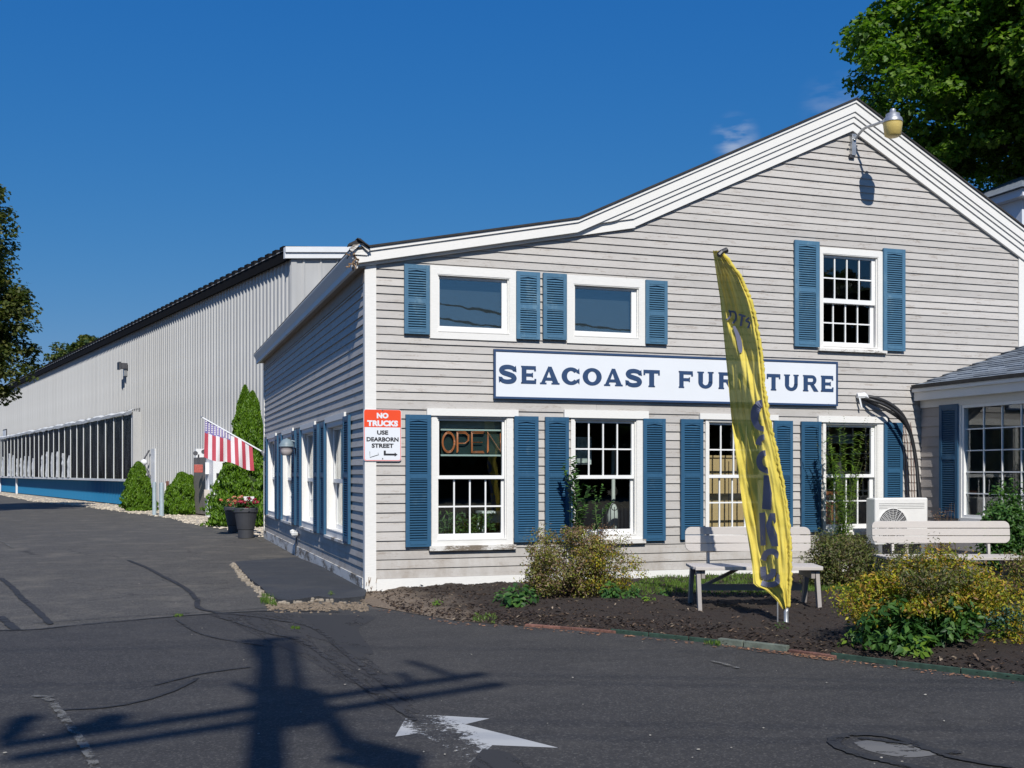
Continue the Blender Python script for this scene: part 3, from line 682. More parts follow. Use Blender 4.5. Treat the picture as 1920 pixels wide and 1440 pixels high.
# ---- shutters
def make_shutter(f, a0, a1, z0, z1, mat, n0=.032, n1=.066):
    w = a1 - a0; h = z1 - z0; st = w * .15; mid = z0 + h * (.53 if h > 1.2 else .47)
    mb = MB(f)
    mb.box(a0, a0 + st, n0, n1, z0, z1); mb.box(a1 - st, a1, n0, n1, z0, z1)
    tr_ = .055 if h > 1.2 else .05; br = .075 if h > 1.2 else .06
    for (b0, b1) in ((z0, z0 + br), (mid - .035, mid + .035), (z1 - tr_, z1)): mb.box(a0 + st, a1 - st, n0, n1 - .002, b0, b1)
    mb.prism([(a0 + st, z1 - tr_ - .001), (a1 - st, z1 - tr_ - .001), (a1 - st, z1 - tr_ - .030), ((a0 + a1) / 2, z1 - tr_ - .014), (a0 + st, z1 - tr_ - .030)], lambda a, b, hh: (a, hh, b), n0, n1 - .006)
    mb.box(a0 + st + .01, a1 - st - .01, n1 - .006, n1 + .003, z0 + br * .35, z0 + br * .75); mb.box(a0 + st + .01, a1 - st - .01, n1 - .006, n1 + .003, mid - .018, mid + .018)
    mb.box(a0 + .01, a1 - .01, n0 - .002, n0 + .006, z0 + .01, z1 - .01)
    s = obj('shutter', mb, mat, shop)
    lv = MB(f)
    for (b0, b1) in ((z0 + br, mid - .035), (mid + .035, z1 - tr_ - .03)):
        n = max(3, round((b1 - b0) / .030)); sp = (b1 - b0) / n
        for i in range(n):
            z = b0 + sp * (i + .5); x0, x1 = a0 + st, a1 - st
            lv.hexa([(x0, n1 - .006, z - sp * .42), (x1, n1 - .006, z - sp * .42), (x1, n0 + .008, z + sp * .25), (x0, n0 + .008, z + sp * .25),
                     (x0, n1 - .003, z - sp * .16), (x1, n1 - .003, z - sp * .16), (x1, n0 + .008, z + sp * .45), (x0, n0 + .008, z + sp * .45)])
    obj('louvers', lv, mat, s, kind='stuff'); return s
for (u0, u1, v0, v1, mt) in [(761, 808.3, 777, 1026, 'shutter'), (965, 1010, 780, 1017, 'shutter'), (1023, 1067, 781.5, 1016, 'shutter'), (1207, 1248.5, 784.5, 1014.6, 'shutter'),
        (1277.5, 1319, 785.5, 1012, 'shutter'), (1452, 1487, 788.5, 1002, 'shutter'), (1503.5, 1540.5, 790, 998, 'shutter'), (1659, 1693, 792, 985, 'shutter'),
        (758.5, 806, 494.5, 625, 'shutter_faded'), (969, 1013, 508, 635, 'shutter_faded'), (1019, 1063, 511, 635.5, 'shutter_faded'), (1211.5, 1252, 524.5, 644, 'shutter_faded'),
        (1491, 1537, 449.5, 649, 'shutter_faded'), (1657.5, 1698, 465, 657, 'shutter_faded')]:
    a0, a1 = onY(u0, -.066), onY(u1, -.066)
    make_shutter(fr, a0, a1, zY(u0, v1, -.066), zY(u0, v0, -.066), M[mt])
for k in range(4):
    a = SW0 + SP * k
    make_shutter(sd, a, a + .405, .52, 2.14, M['shutter']); make_shutter(sd, a + 1.975, a + 2.38, .52, 2.14, M['shutter'])

# ---- wall core with real openings
def wall_core(name, f, a_min, a_max, top, opens, thick, breaks=()):
    xs = sorted(set([a_min, a_max] + [o[0] for o in opens] + [o[1] for o in opens] + list(breaks)))
    mb = MB(f)
    for x0, x1 in zip(xs, xs[1:]):
        xm = (x0 + x1) / 2; cuts = sorted((o[2], o[3]) for o in opens if o[0] < xm < o[1]); z = -.1
        segs = []
        for c0, c1 in cuts: segs.append((z, c0, False)); z = c1
        segs.append((z, None, True))
        for z0, z1, last_ in segs:
            ta, tb = (top(x0), top(x1)) if last_ else (z1, z1)
            mb.hexa([(x0, -.0, z0), (x1, -.0, z0), (x1, -thick, z0), (x0, -thick, z0), (x0, -.0, ta), (x1, -.0, tb), (x1, -thick, tb), (x0, -thick, ta)])
    return obj(name, mb, M['core'], shop)
wall_core('front_wall', fr, .0, HX, lambda x: T(x) - .04, openings, .12, (KX, PX))
wall_core('side_wall', sd, .12, L, lambda y: ze - .1, s_open, .12)
mb = MB(); mb.box(HX - .12, HX, .12, L, -.1, TT[3][1] - .1); obj('far_side_wall', mb, M['core'], shop)
mb = MB(); mb.box(0, HX, L, L + .1, -.1, 3.9); mb.prism([(0, 3.9), (HX, 3.9), (HX, T(HX) - .05), (PX, PZ - .05), (KX, KZ - .05), (0, T(0) - .05)], lambda a, b, h: (a, h, b), L, L + .1)
obj('rear_wall', mb, M['core'], shop)
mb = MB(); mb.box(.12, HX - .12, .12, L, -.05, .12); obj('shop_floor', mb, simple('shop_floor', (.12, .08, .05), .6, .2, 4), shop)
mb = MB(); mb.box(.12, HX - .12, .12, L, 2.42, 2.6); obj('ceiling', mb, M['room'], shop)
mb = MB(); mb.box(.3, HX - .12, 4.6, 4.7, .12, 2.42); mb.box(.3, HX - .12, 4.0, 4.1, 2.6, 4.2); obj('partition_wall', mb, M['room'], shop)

# ---- clapboards, one by one
RB = random.Random(21)
def clap(f, a0, a1, z0, z1, mat, parent=None, t=.0245, mate='clapboard', top_in=.007):
    j = RB.uniform(-.0015, .0015); k = RB.uniform(-.0015, .0015); tt = t + RB.uniform(-.003, .003)
    mb = MB(f); mb.hexa([(a0, .0, z0 + j), (a1, .0, z0 + k), (a1, tt, z0 + k), (a0, tt, z0 + j), (a0, .0, z1), (a1, .0, z1), (a1, top_in, z1), (a0, top_in, z1)])
    return obj(mate, mb, mat, parent or shop)
def run(f, lo, hi, z0, z1, opens, cases, mat, split=2.4):
    ivs = [(lo, hi)]
    for o, c in zip(opens, cases):
        if z1 > o[2] + .0 and z0 < o[3]:
            nv = []
            for a, b in ivs:
                if c[1] <= a or c[0] >= b: nv.append((a, b)); continue
                if c[0] > a: nv.append((a, c[0] - .001))
                if c[1] < b: nv.append((c[1] + .001, b))
            ivs = nv
    n = 0
    for a, b in ivs:
        if b - a < .03: continue
        cutp = [a]
        while split and b - cutp[-1] > split * 1.7: cutp.append(cutp[-1] + RB.uniform(split * .7, split * 1.6))
        cutp.append(b)
        if len(cutp) > 2 and RB.random() < .25: cutp.pop(1)
        for p, q in zip(cutp, cutp[1:]): clap(f, p + (.0012 if p > a else 0), q - (.0012 if q < b else 0), z0, z1, mat); n += 1
    return n
EXP = .1117; nfb = 0; EX2 = .0965
z = .165
SX = [i * .02 for i in range(int(HX / .02) + 1)]
while z < PZ - o_4:
    ok = [x for x in SX if B(x) + .01 > z]
    if not ok: break
    lo_, hi_ = max(.105, ok[0]), min(9.56, ok[-1] + .02)
    if z < 2.56: hi_ = 7.868
    e_ = EXP if z < 2.2 else EX2
    nfb += run(fr, lo_, hi_, z, z + e_ + .004, openings, cas, M['siding'], 2.9)
    z += e_
z = .17; ns = 0
while z < ze - .38:
    ns += run(sd, .075, L - .06, z, z + EXP + .004, s_open, s_cas, M['siding_side'], None); z += EXP
# ---- corner boards and base boards
mb = MB(); mb.box(-.032, .104, -.034, -.001, .02, B(0) + .05); mb.box(-.032, -.001, -.001, .074, .02, ze - .22); obj('corner_board', mb, M['trim'], shop)
mb = MB(); mb.box(9.562, HX + .03, -.036, -.001, 2.9, B(HX) + .08); obj('corner_board', mb, M['trim'], shop)
mb = MB(sd); mb.box(L - .058, L + .03, 0, .032, .02, ze - .3); obj('corner_board', mb, M['trim'], shop)
mb = MB(fr); mb.box(.106, 7.868, 0, .040, -.02, .162); obj('base_board', mb, M['trim'], shop)
mb = MB(sd); mb.box(.076, L - .06, 0, .040, -.02, .168); obj('base_board', mb, M['trim_peel'], shop, label='base board with peeling paint')
# broken foot of the corner board
mb = MB(); R = random.Random(4)
for i in range(8):
    p = Vector((R.uniform(-.03, .11), -.042, R.uniform(.01, .14))); q = p + Vector((R.uniform(-.02, .02), -.004, R.uniform(.02, .07)))
    mb.beam(p, q, R.uniform(.006, .014), .004)
obj('splintered_corner_foot', mb, M['rot'], shop)
# ---------------------------------------------------------------- side wing at the right
WX = 7.87; WE = 7.72
wing = thing('shop_wing', (WX, 0, 0), 'low side wing with slate coloured shingle roof and large grid window', 'building')
wf = lambda a, n, z: (WX - n, -a, z)              # along = towards the street
def wy(u, n=0.0): return -onX(u, WX - n)
def wz(u, v, n=0.0): return P_X(u, v, WX - n).z
we_z0, we_z1 = P_X(1711, 752, WE).z, P_X(1713, 724, WE).z
wc0, gl0 = wy(1797, .03), wy(1809.5, 0)
g1 = wy(1844.4); g2 = wy(1878.8); cell = (wy(1913) - gl0) / 3
WEND = 5.2
gz_top = wz(1809.5, 765); gz_bot = wz(1809.5, 965)
mb = MB(wf)
cz0, cz1 = gz_bot - .10, gz_top + .10; ncol = 7; gl1 = gl0 + cell * ncol
mb.box(wc0, gl0 - .04, 0, .03, cz0, cz1); mb.box(gl1 + .04, gl1 + .12, 0, .03, cz0, cz1); mb.box(gl0 - .04, gl1 + .04, 0, .03, gz_top + .04, cz1); mb.box(gl0 - .04, gl1 + .04, 0, .045, cz0, gz_bot - .04)
win = obj('window', mb, M['trim'], wing)
mb = MB(wf); mb.box(gl0 - .04, gl0, -.05, .02, gz_bot - .04, gz_top + .04); mb.box(gl1, gl1 + .04, -.05, .02, gz_bot - .04, gz_top + .04); mb.box(gl0, gl1, -.05, .02, gz_top, gz_top + .04); mb.box(gl0, gl1, -.05, .02, gz_bot - .04, gz_bot)
obj('sash', mb, M['vinyl'], win)
mb = MB(wf); rh = (gz_top - gz_bot) / 5
for i in range(1, ncol): mb.box(gl0 + cell * i - .008, gl0 + cell * i + .008, -.035, -.012, gz_bot, gz_top)
for j in range(1, 5):
    for i in range(ncol): mb.box(gl0 + cell * i + (.008 if i else 0), gl0 + cell * (i + 1) - (.008 if i < ncol - 1 else 0), -.034, -.013, gz_bot + rh * j - .008, gz_bot + rh * j + .008)
obj('muntin_grid', mb, M['vinyl'], win)
for i in range(ncol):
    for j in range(5):
        mb = MB(wf); mb.box(gl0 + cell * i, gl0 + cell * (i + 1), -.026, -.022, gz_bot + rh * j, gz_bot + rh * (j + 1)); obj('pane', mb, M['glass_wing'] if 'glass_wing' in M else M['glass'], win)
op = (gl0 - .04, gl1 + .04, gz_bot - .04, gz_top + .04)
xs = [-.0, op[0], op[1], WEND]; mb = MB(wf)
for x0, x1 in zip(xs, xs[1:]):
    if x0 == op[0]: mb.box(x0, x1, -.12, 0, -.1, op[2]); mb.box(x0, x1, -.12, 0, op[3], we_z0 + .1)
    else: mb.box(x0, x1, -.12, 0, -.1, we_z0 + .1)
obj('wing_wall', mb, M['core'], wing)
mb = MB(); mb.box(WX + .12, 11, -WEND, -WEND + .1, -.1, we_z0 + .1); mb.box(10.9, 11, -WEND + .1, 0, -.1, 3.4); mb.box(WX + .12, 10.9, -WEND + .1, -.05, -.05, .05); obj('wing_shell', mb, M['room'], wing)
z = .1; R = RB
while z < we_z0 - .1:
    segs = [(.026, WEND)] if not (z + .14 > cz0 and z < cz1) else [(.026, wc0 - .001), (gl1 + .121, WEND)]
    for a, b_ in segs: clap(wf, a, b_, z, z + .144, M['siding_wing'], wing, .02, 'siding_board')
    z += .14
# wing shutter
def wing_shutter():
    a0, a1 = wy(1761.5, .04), wy(1796.5, .04); z0, z1 = wz(1797, 972, .04), wz(1797, 757, .04)
    s = make_shutter(wf, a0, a1, z0, z1, M['shutter'], .02, .05); s.parent = wing; s.location = (0, 0, 0)
    off = root_loc(wing)
    for o in [s] + list(s.children):
        me = o.data; me.transform(Matrix.Translation(-Vector(off)))
wing_shutter()
mb = MB(); mb.box(WE, WE + .03, -WEND - .2, -.045, we_z0, we_z1 - .03); mb.box(WE - .035, WE, -WEND - .2, -.045, we_z1 - .09, we_z1 - .031); obj('wing_fascia', mb, M['trim'], wing)
mb = MB(); mb.box(WE + .03, WX + .1, -WEND - .15, -.045, we_z0 + .02, we_z0 + .035); obj('wing_soffit', mb, M['trim'], wing)
mb = MB(); mb.box(WX - .035, WX - .021, -WEND, -.03, we_z0 - .10, we_z0 + .018); obj('wing_frieze', mb, M['trim'], wing)
# roof: deck plus single shingles laid in courses
q1 = P_Y(1911, 651, 0); rs = (q1.z - we_z1) / (q1.x - WE); rx1 = 11.2
mb = MB(); y0, y1 = -WEND - .25, -.047
mb.hexa([(WE - .03, y0, we_z1 - .03), (rx1, y0, we_z1 - .03 + rs * (rx1 - WE + .03)), (rx1, y1, we_z1 - .03 + rs * (rx1 - WE + .03)), (WE - .03, y1, we_z1 - .03),
         (WE - .03, y0, we_z1 - .008), (rx1, y0, we_z1 - .008 + rs * (rx1 - WE + .03)), (rx1, y1, we_z1 - .008 + rs * (rx1 - WE + .03)), (WE - .03, y1, we_z1 - .008)])
obj('roof_deck', mb, M['roof_dark'], wing)
cs = 1 / math.sqrt(1 + rs * rs); ex = .135; variants = []
for k in range(5):
    mb = MB(); w_ = .30; t0 = .011 + .002 * k
    mb.hexa([(0, .004, .0), (ex + .02, .004, .0), (ex + .02, w_ - .004, .0), (0, w_ - .004, .0), (0, .004, t0), (ex + .02, .004, .004), (ex + .02, w_ - .004, .004), (0, w_ - .004, t0)])
    variants.append(mb.mesh('shingle', M['shingle']))
R = random.Random(9); row = 0; x = WE - .04; cnt = 0; far = MB()
ang = -math.atan(rs)
while x < 10.3:
    yy = -.05 - (.15 if row % 2 else 0)
    while yy > -4.2:
        if yy - .3 > -2.6 and cnt < 290:
            me = variants[R.randrange(5)]; o = link('shingle', me, wing); o.rotation_euler = (0, ang, R.uniform(-.01, .01))
            o.location = Vector((x, yy - .30, we_z1 - .007 + rs * (x - WE + .03) + .001)) - root_loc(wing); cnt += 1
        yy -= .30
    x += ex * cs; row += 1
mb = MB(); mb.box(WE - .05, WE - .031, y0, y1, we_z1 - .04, we_z1 + .012); obj('drip_edge', mb, M['roof_dark'], wing)

# ---------------------------------------------------------------- metal warehouse
M['ware'] = simple('grey_metal_siding', (.45, .45, .445), .55, .12, 1.6, mp=(1, 1, .25), rnd=.025, spec=.4)
M['ware_blue'] = simple('blue_metal_siding', (.006, .14, .29), .5, .08, 2)
M['ware_trim'] = simple('white_metal_trim', (.76, .77, .78), .4, .04, 3)
M['matt_black'] = simple('matt_black', (.010, .010, .011), .9, spec=.1); M['tarp'] = simple('white_plastic_sheet', (.70, .70, .68), .5, .2, 7, bmp=.6, fine=10)
def film():
    m, nt, b = new_mat('dusty_clear_vinyl'); out = nt.nodes['Material Output']
    b.inputs['Base Color'].default_value = (.30, .30, .27, 1); b.inputs['Roughness'].default_value = .4
    tr = N(nt, 'ShaderNodeBsdfTransparent'); tr.inputs[0].default_value = (.62, .64, .60, 1); gl = N(nt, 'ShaderNodeBsdfGlossy'); gl.inputs['Roughness'].default_value = .12; gl.inputs[0].default_value = (.4, .4, .4, 1)
    n = noise(nt, 1.6, 6, rough=.7, mp=(3, 3, .6)); mx = N(nt, 'ShaderNodeMixShader'); m2 = N(nt, 'ShaderNodeMixShader'); m2.inputs[0].default_value = .09
    nt.links.new(tr.outputs[0], m2.inputs[1]); nt.links.new(gl.outputs[0], m2.inputs[2])
    nt.links.new(rampf(nt, n, .45, .8, .0, .26), mx.inputs[0]); nt.links.new(m2.outputs[0], mx.inputs[1]); nt.links.new(b.outputs[0], mx.inputs[2]); nt.links.new(mx.outputs[0], out.inputs['Surface']); return m
M['film'] = film()
ware = thing('metal_warehouse', tuple(WA), 'long pale grey ribbed metal warehouse with screened side and blue lower wall', 'building')
def wp(s, n, z): p = WA + WD * s + WN * n; return (p.x, p.y, z)      # along the wall, out, up
def s_of(u): return (W(u) - WA).dot(WD)
HW = (HOR - 487) / F * wd(548) + CAMZ
HR = (HOR - 468) / F * wd(548) + CAMZ
s1, s2_ = s_of(262), s_of(5)
LW = s2_ + 3
SCT = (HOR - 774) / F * wd(262) + CAMZ; SCB = 1.15
# ribbed panels: one mesh, shared, cut at the screened strip
def rib_panel(z0, z1, n=0.0):
    """a 0.914 m wide sheet with three ribs, in panel coordinates (along, out, up)"""
    w = .914; prof = []
    for r in range(3):
        c = w * r / 3 + .06
        prof += [(c - .05, 0), (c - .022, .045), (c + .022, .045), (c + .05, 0), (c + .13, 0), (c + .14, .006), (c + .16, .006), (c + .17, 0)]
    prof = [(0, 0)] + prof + [(w, 0)]; prof = [(a, b + n) for a, b in prof]
    mb = MB(); k = len(prof)
    mb.add([(WD * a + WN * b)[:2] + (z0,) if False else tuple((WD * a + WN * b) + Vector((0, 0, z0))) for a, b in prof] + [tuple((WD * a + WN * b) + Vector((0, 0, z1))) for a, b in prof],
           [(i, i + 1, k + i + 1, k + i) for i in range(k - 1)])
    return mb
full = rib_panel(.0, HW + .05).mesh('wall_panel', M['ware']); upper = rib_panel(SCT, HW + .05).mesh('wall_panel', M['ware']); lower = rib_panel(.05, SCB, .05).mesh('blue_panel', M['ware_blue'])
npan = int(LW / .914)
for i in range(npan):
    s = i * .914
    if s + .9 < s1 or s > s2_ + .5: o = link('wall_panel', full, ware)
    else:
        o = link('wall_panel', upper, ware); q = link('blue_panel', lower, ware); q.location = WD * s
    o.location = WD * s
# screened strip
mb = MB(wp); mb.box(s1 - .3, s2_, .02, .34, SCB - .10, SCB); obj('screen_ledge', mb, M['tarp'], ware)
mb = MB(wp); mb.box(s1 - .32, s1 - .12, .03, .34, SCB, SCT + .02); obj('screen_end_post', mb, M['ware'], ware)
npost = 25; sp = (s2_ - s1) / npost
for i in range(npost + 1):
    mb = MB(wp); s = s1 + sp * i; mb.box(s - .03, s + .03, .28, .33, SCB, SCT); obj('screen_post', mb, M['ware_trim'], ware)
R = random.Random(2)
for i in range(npost):
    mb = MB(wp); s = s1 + sp * i; mb.box(s + .045, s + sp - .045, .30, .306, SCB + .01, SCT - .02); obj('screen_sheet', mb, M['film'], ware)
    if i > 5 and R.random() < .93:                   # gathered white sheet bunched beside the posts
        hgt = R.uniform(1.1, 1.45) if i < 20 else R.uniform(1.25, 1.6); wdt = R.uniform(.6, .95) if i < 20 else 1.35
        mb = MB(wp); nn = 7; pr = []
        for j in range(nn + 1):
            z = SCB + .02 + hgt * j / nn; a0 = s + .05; a1 = s + .05 + wdt * (1 - .5 * (j / nn) ** 3) * R.uniform(.8, 1.1); pr.append((a0, a1, z, R.uniform(.0, .05)))
        vs = []
        for a0, a1, z, w_ in pr: vs += [(a0, .34, z), ((a0 + a1) / 2, .36 + w_, z), (a1, .325, z)]
        mb.add(vs, [(j * 3 + k, j * 3 + k + 1, j * 3 + k + 4, j * 3 + k + 3) for j in range(nn) for k in range(2)]); obj('bunched_sheet', mb, M['tarp'], ware)
mb = MB(wp); R = random.Random(6); n = 60; vs = []
for i in range(n + 1):
    s = s1 - .35 + (s2_ - s1 + .6) * i / n; dz = R.uniform(-.03, .05)
    vs += [(s, .30, SCT + .12 + dz), (s, .42, SCT + .04 + dz), (s, .40, SCT - .06 + R.uniform(-.05, .02))]
mb.add(vs, [(j * 3 + k, j * 3 + k + 1, j * 3 + k + 4, j * 3 + k + 3) for j in range(n) for k in range(2)]); obj('rolled_sheet', mb, M['tarp'], ware)
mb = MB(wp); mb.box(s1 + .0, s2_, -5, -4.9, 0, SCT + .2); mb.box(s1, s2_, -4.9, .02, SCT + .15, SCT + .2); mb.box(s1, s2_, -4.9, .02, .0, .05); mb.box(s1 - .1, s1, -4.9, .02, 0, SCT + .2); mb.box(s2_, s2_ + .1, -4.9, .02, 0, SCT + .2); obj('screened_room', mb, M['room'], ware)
for s in (s2_ * .5 + s1 * .5 + 12.6, s2_ + .1): 
    mb = MB(wp); mb.box(s, s + .25, .10, .2, .0, SCB - .1); obj('pier', mb, M['ware_trim'], ware)
# eave: dark gutter and rib ends
mb = MB(wp); mb.box(-.05, LW, .035, .13, HW + .0, HW + .12); mb.box(-.05, LW, .13, .16, HW - .02, HR - .02); mb.box(-.05, LW, .0, .13, HR - .06, HR - .02); obj('gutter', mb, M['matt_black'], ware)
rs_w = .105
mb = MB(wp); dd = 16; mb.hexa([(-.1, .18, HR - .02), (LW, .18, HR - .02), (LW, -dd, HR - .02 + rs_w * dd), (-.1, -dd, HR - .02 + rs_w * dd), (-.1, .18, HR), (LW, .18, HR), (LW, -dd, HR + rs_w * dd), (-.1, -dd, HR + rs_w * dd)])
obj('roof', mb, M['ware'], ware)
rib = MB(); 
for (a, n_, z) in ((0, 0, 0),):
    P0 = lambda a, n, z: tuple(WD * a + WN * n + Vector((0, 0, z)))
    rib.hexa([P0(-.17, .20, .0), P0(.17, .20, .0), P0(.16, -3, .3), P0(-.16, -3, .3), P0(-.14, .20, .11), P0(.14, .20, .11), P0(.12, -3, .40), P0(-.12, -3, .40)])
rme = rib.mesh('roof_rib', M['matt_black'])
for i in range(int(LW / .61)): o = link('roof_rib', rme, ware); o.location = WD * (.3 + .61 * i) + Vector((0, 0, HR))
# gable end towards the street
GE = -WN                                        # along the gable, away from the lot
def gp_(a, n, z): p = WA - WN * a - WD * n; return (p.x, p.y, z)
gw = MB(); k = 24
for i in range(k):
    a = .12 + .5 * i
    mb = MB(gp_); t0 = HR - .05 + rs_w * a; t1 = HR - .05 + rs_w * (a + .5); pr = [(a, 0), (a + .17, 0), (a + .19, .03), (a + .23, .03), (a + .25, 0), (a + .5, 0)]
    mb.add([(x, n, 0) for x, n in pr] + [(x, n, t0 + rs_w * (x - a)) for x, n in pr], [(j, j + 1, 7 + j, 6 + j) for j in range(5)]); obj('gable_panel', mb, M['ware'], ware)
mb = MB(gp_); mb.hexa([(-.25, .0, HR - .28), (12.5, .0, HR - .28 + rs_w * 12.7), (12.5, .12, HR - .28 + rs_w * 12.7), (-.25, .12, HR - .28), (-.25, .0, HR + .02), (12.5, .0, HR + .02 + rs_w * 12.7), (12.5, .12, HR + .02 + rs_w * 12.7), (-.25, .12, HR + .02)])
mb.hexa([(-.25, .12, HR - .12), (12.5, .12, HR - .12 + rs_w * 12.7), (12.5, .17, HR - .12 + rs_w * 12.7), (-.25, .17, HR - .12), (-.25, .12, HR + .03), (12.5, .12, HR + .03 + rs_w * 12.7), (12.5, .17, HR + .03 + rs_w * 12.7), (-.25, .17, HR + .03)])
obj('gable_trim', mb, M['ware_trim'], ware)
mb = MB(gp_); mb.box(-.04, .12, -.02, .03, 0, HR - .27); obj('corner_trim', mb, M['ware'], ware)
# wall lamp high on the warehouse, small sign, utility fittings
s = s_of(239); zl = (HOR - 692) / F * wd(239) + CAMZ
l = thing('warehouse_wall_lamp', wp(s, .03, zl), 'dark flood lamp high on the grey metal wall', 'lamp')
mb = MB(wp); mb.box(s - .15, s + .15, .03, .30, zl - .0, zl + .24); mb.box(s - .19, s + .19, .30, .38, zl - .04, zl + .28); obj('lamp_housing', mb, M['metal_dark'], l)
mb = MB(wp); mb.box(s - .08, s + .08, .03, .16, zl - .30, zl - .001); obj('bracket', mb, M['metal'], l)
mb = MB(wp); mb.box(s - .15, s + .15, .381, .39, zl - .0, zl + .24); obj('lens', mb, M['black'], l)
s = s_of(11); zl = (HOR - 816) / F * wd(11) + CAMZ
sg = thing('small_wall_sign', wp(s, .05, zl), 'small white notice with dark edge at the far end of the warehouse', 'sign')
mb = MB(wp); mb.box(s - .9, s + .9, .04, .09, zl - .42, zl + .42); obj('frame', mb, M['black'], sg)
mb = MB(wp); mb.box(s - .8, s + .8, .09, .1, zl - .34, zl + .34); obj('panel', mb, M['ware_trim'], sg)
# ---------------------------------------------------------------- lettering
def arc(cx, cy, rx, ry, a0, a1, n=14): return [(cx + rx * math.cos(math.radians(a0 + (a1 - a0) * i / n)), cy + ry * math.sin(math.radians(a0 + (a1 - a0) * i / n))) for i in range(n + 1)]
def ringseg(c, ro, ri, a0, a1, n=18):
    o = arc(c[0], c[1], ro[0], ro[1], a0, a1, n); i = arc(c[0], c[1], ri[0], ri[1], a0, a1, n)
    return [[o[k], o[k + 1], i[k + 1], i[k]] for k in range(n)]
def rect(a, b, c, d): return [[(a, b), (c, b), (c, d), (a, d)]]
def strokes(pts, w):
    out = []; n = len(pts); L_ = []; R_ = []
    for i, p in enumerate(pts):
        a = pts[max(i - 1, 0)]; b = pts[min(i + 1, n - 1)]; dx, dy = b[0] - a[0], b[1] - a[1]; l = math.hypot(dx, dy) or 1
        ww = w[i] if isinstance(w, list) else w
        L_.append((p[0] - dy / l * ww / 2, p[1] + dx / l * ww / 2)); R_.append((p[0] + dy / l * ww / 2, p[1] - dx / l * ww / 2))
    return [[L_[i], L_[i + 1], R_[i + 1], R_[i]] for i in range(n - 1)]
S_PTS = catmull([(.90, .74), (.78, .87), (.52, .925), (.26, .88), (.145, .74), (.25, .60), (.52, .51), (.76, .42), (.865, .27), (.75, .12), (.48, .07), (.22, .12), (.08, .27)], 5)
GL = {
 'S': strokes(S_PTS, [(.18 + .07 * math.sin(math.pi * i / (len(S_PTS) - 1))) for i in range(len(S_PTS))]) + [[(.84, .70), (.98, .66), (.95, .98), (.88, .88)], [(.02, .04), (.1, .13), (.13, .32), (.0, .34)]],
 'E': rect(0.04, 0, .30, 1) + rect(.30, 0, .92, .17) + rect(.30, .42, .72, .57) + rect(.30, .83, .90, 1) + rect(.85, .17, .93, .26) + rect(.83, .74, .91, .83) + rect(.68, .38, .72, .42) + rect(.68, .57, .72, .61) + rect(0, 0, .04, .05) + rect(0, .95, .04, 1),
 'F': rect(0.04, 0, .30, 1) + rect(.30, .42, .74, .57) + rect(.30, .83, .94, 1) + rect(.87, .72, .95, .83) + rect(.70, .37, .74, .42) + rect(.70, .57, .74, .62) + rect(0, 0, .04, .05) + rect(.30, 0, .34, .05) + rect(0, .95, .04, 1),
 'A': [[(.06, .06), (.23, .06), (.50, .88), (.44, 1)], [(.44, 1), (.60, 1), (.97, .06), (.70, .06), (.47, .80)]] + rect(.27, .22, .70, .36) + rect(0, 0, .32, .06) + rect(.62, 0, 1.03, .06),
 'C': ringseg((.52, .5), (.52, .5), (.25, .33), 42, 318, 26) + [[(.84, .72), (.99, .66), (.97, .95), (.90, .84)], [(.84, .28), (.90, .16), (.98, .06), (.99, .34)]],
 'O': ringseg((.5, .5), (.5, .5), (.25, .335), 0, 360, 32),
 'T': rect(0, .83, 1, 1) + rect(.36, .0, .64, .83) + rect(0, .72, .07, .83) + rect(.93, .72, 1, .83) + rect(.31, 0, .36, .05) + rect(.64, 0, .69, .05),
 'U': rect(.06, .38, .32, 1) + rect(.72, .38, .93, 1) + [[(x, y) for x, y in q] for q in ringseg((.495, .38), (.435, .38), (.20, .21), 180, 360, 16)] + rect(0, .95, .06, 1) + rect(.32, .95, .38, 1) + rect(.66, .95, .72, 1) + rect(.93, .95, 1, 1),
 'R': rect(.04, 0, .30, 1) + rect(.30, .84, .60, 1) + rect(.30, .42, .60, .57) + ringseg((.60, .71), (.30, .29), (.10, .14), -90, 90, 12) + [[(.48, .42), (.72, .42), (1.02, .0), (.74, 0)]] + rect(0, 0, .04, .05) + rect(0, .95, .04, 1) + rect(.30, 0, .34, .05),
 'N': rect(.04, .0, .22, 1) + rect(.80, 0, .98, 1) + [[(.22, 1), (.22, .72), (.80, 0), (.80, .28)]] + rect(0, 0, .04, .05) + rect(.22, 0, .27, .05) + rect(.98, .95, 1.02, 1) + rect(.75, .95, .80, 1),
 'I': rect(.2, 0, .8, 1) + rect(.08, 0, .2, .05) + rect(.8, 0, .92, .05) + rect(.08, .95, .2, 1) + rect(.8, .95, .92, 1)}
def grow(poly, e):
    """push every edge of a convex outline outwards by e"""
    n = len(poly); A = sum(poly[i][0] * poly[(i + 1) % n][1] - poly[(i + 1) % n][0] * poly[i][1] for i in range(n)); s = 1 if A > 0 else -1; out = []
    for i in range(n):
        p, q, r = Vector(poly[i - 1]), Vector(poly[i]), Vector(poly[(i + 1) % n]); d1 = (q - p); d2 = (r - q)
        if d1.length < 1e-6 or d2.length < 1e-6: out.append(tuple(q)); continue
        d1.normalize(); d2.normalize(); n1 = Vector((d1.y, -d1.x)) * s; n2 = Vector((d2.y, -d2.x)) * s; b_ = n1 + n2; k_ = max(.35, 1 + n1.dot(n2)); out.append(tuple(q + b_ * (e / k_)))
    return out
M['navy'] = simple('navy_paint', (.022, .055, .135), .5, .06, 5)
M['signwhite'] = simple('sign_white', (.74, .765, .80), .45, .02, 2)
board = thing('shop_sign', (P_Y(927, 746, -.03).x, -.03, P_Y(927, 746, -.03).z), 'long white signboard with navy border reading SEACOAST FURNITURE above the ground floor windows', 'sign')
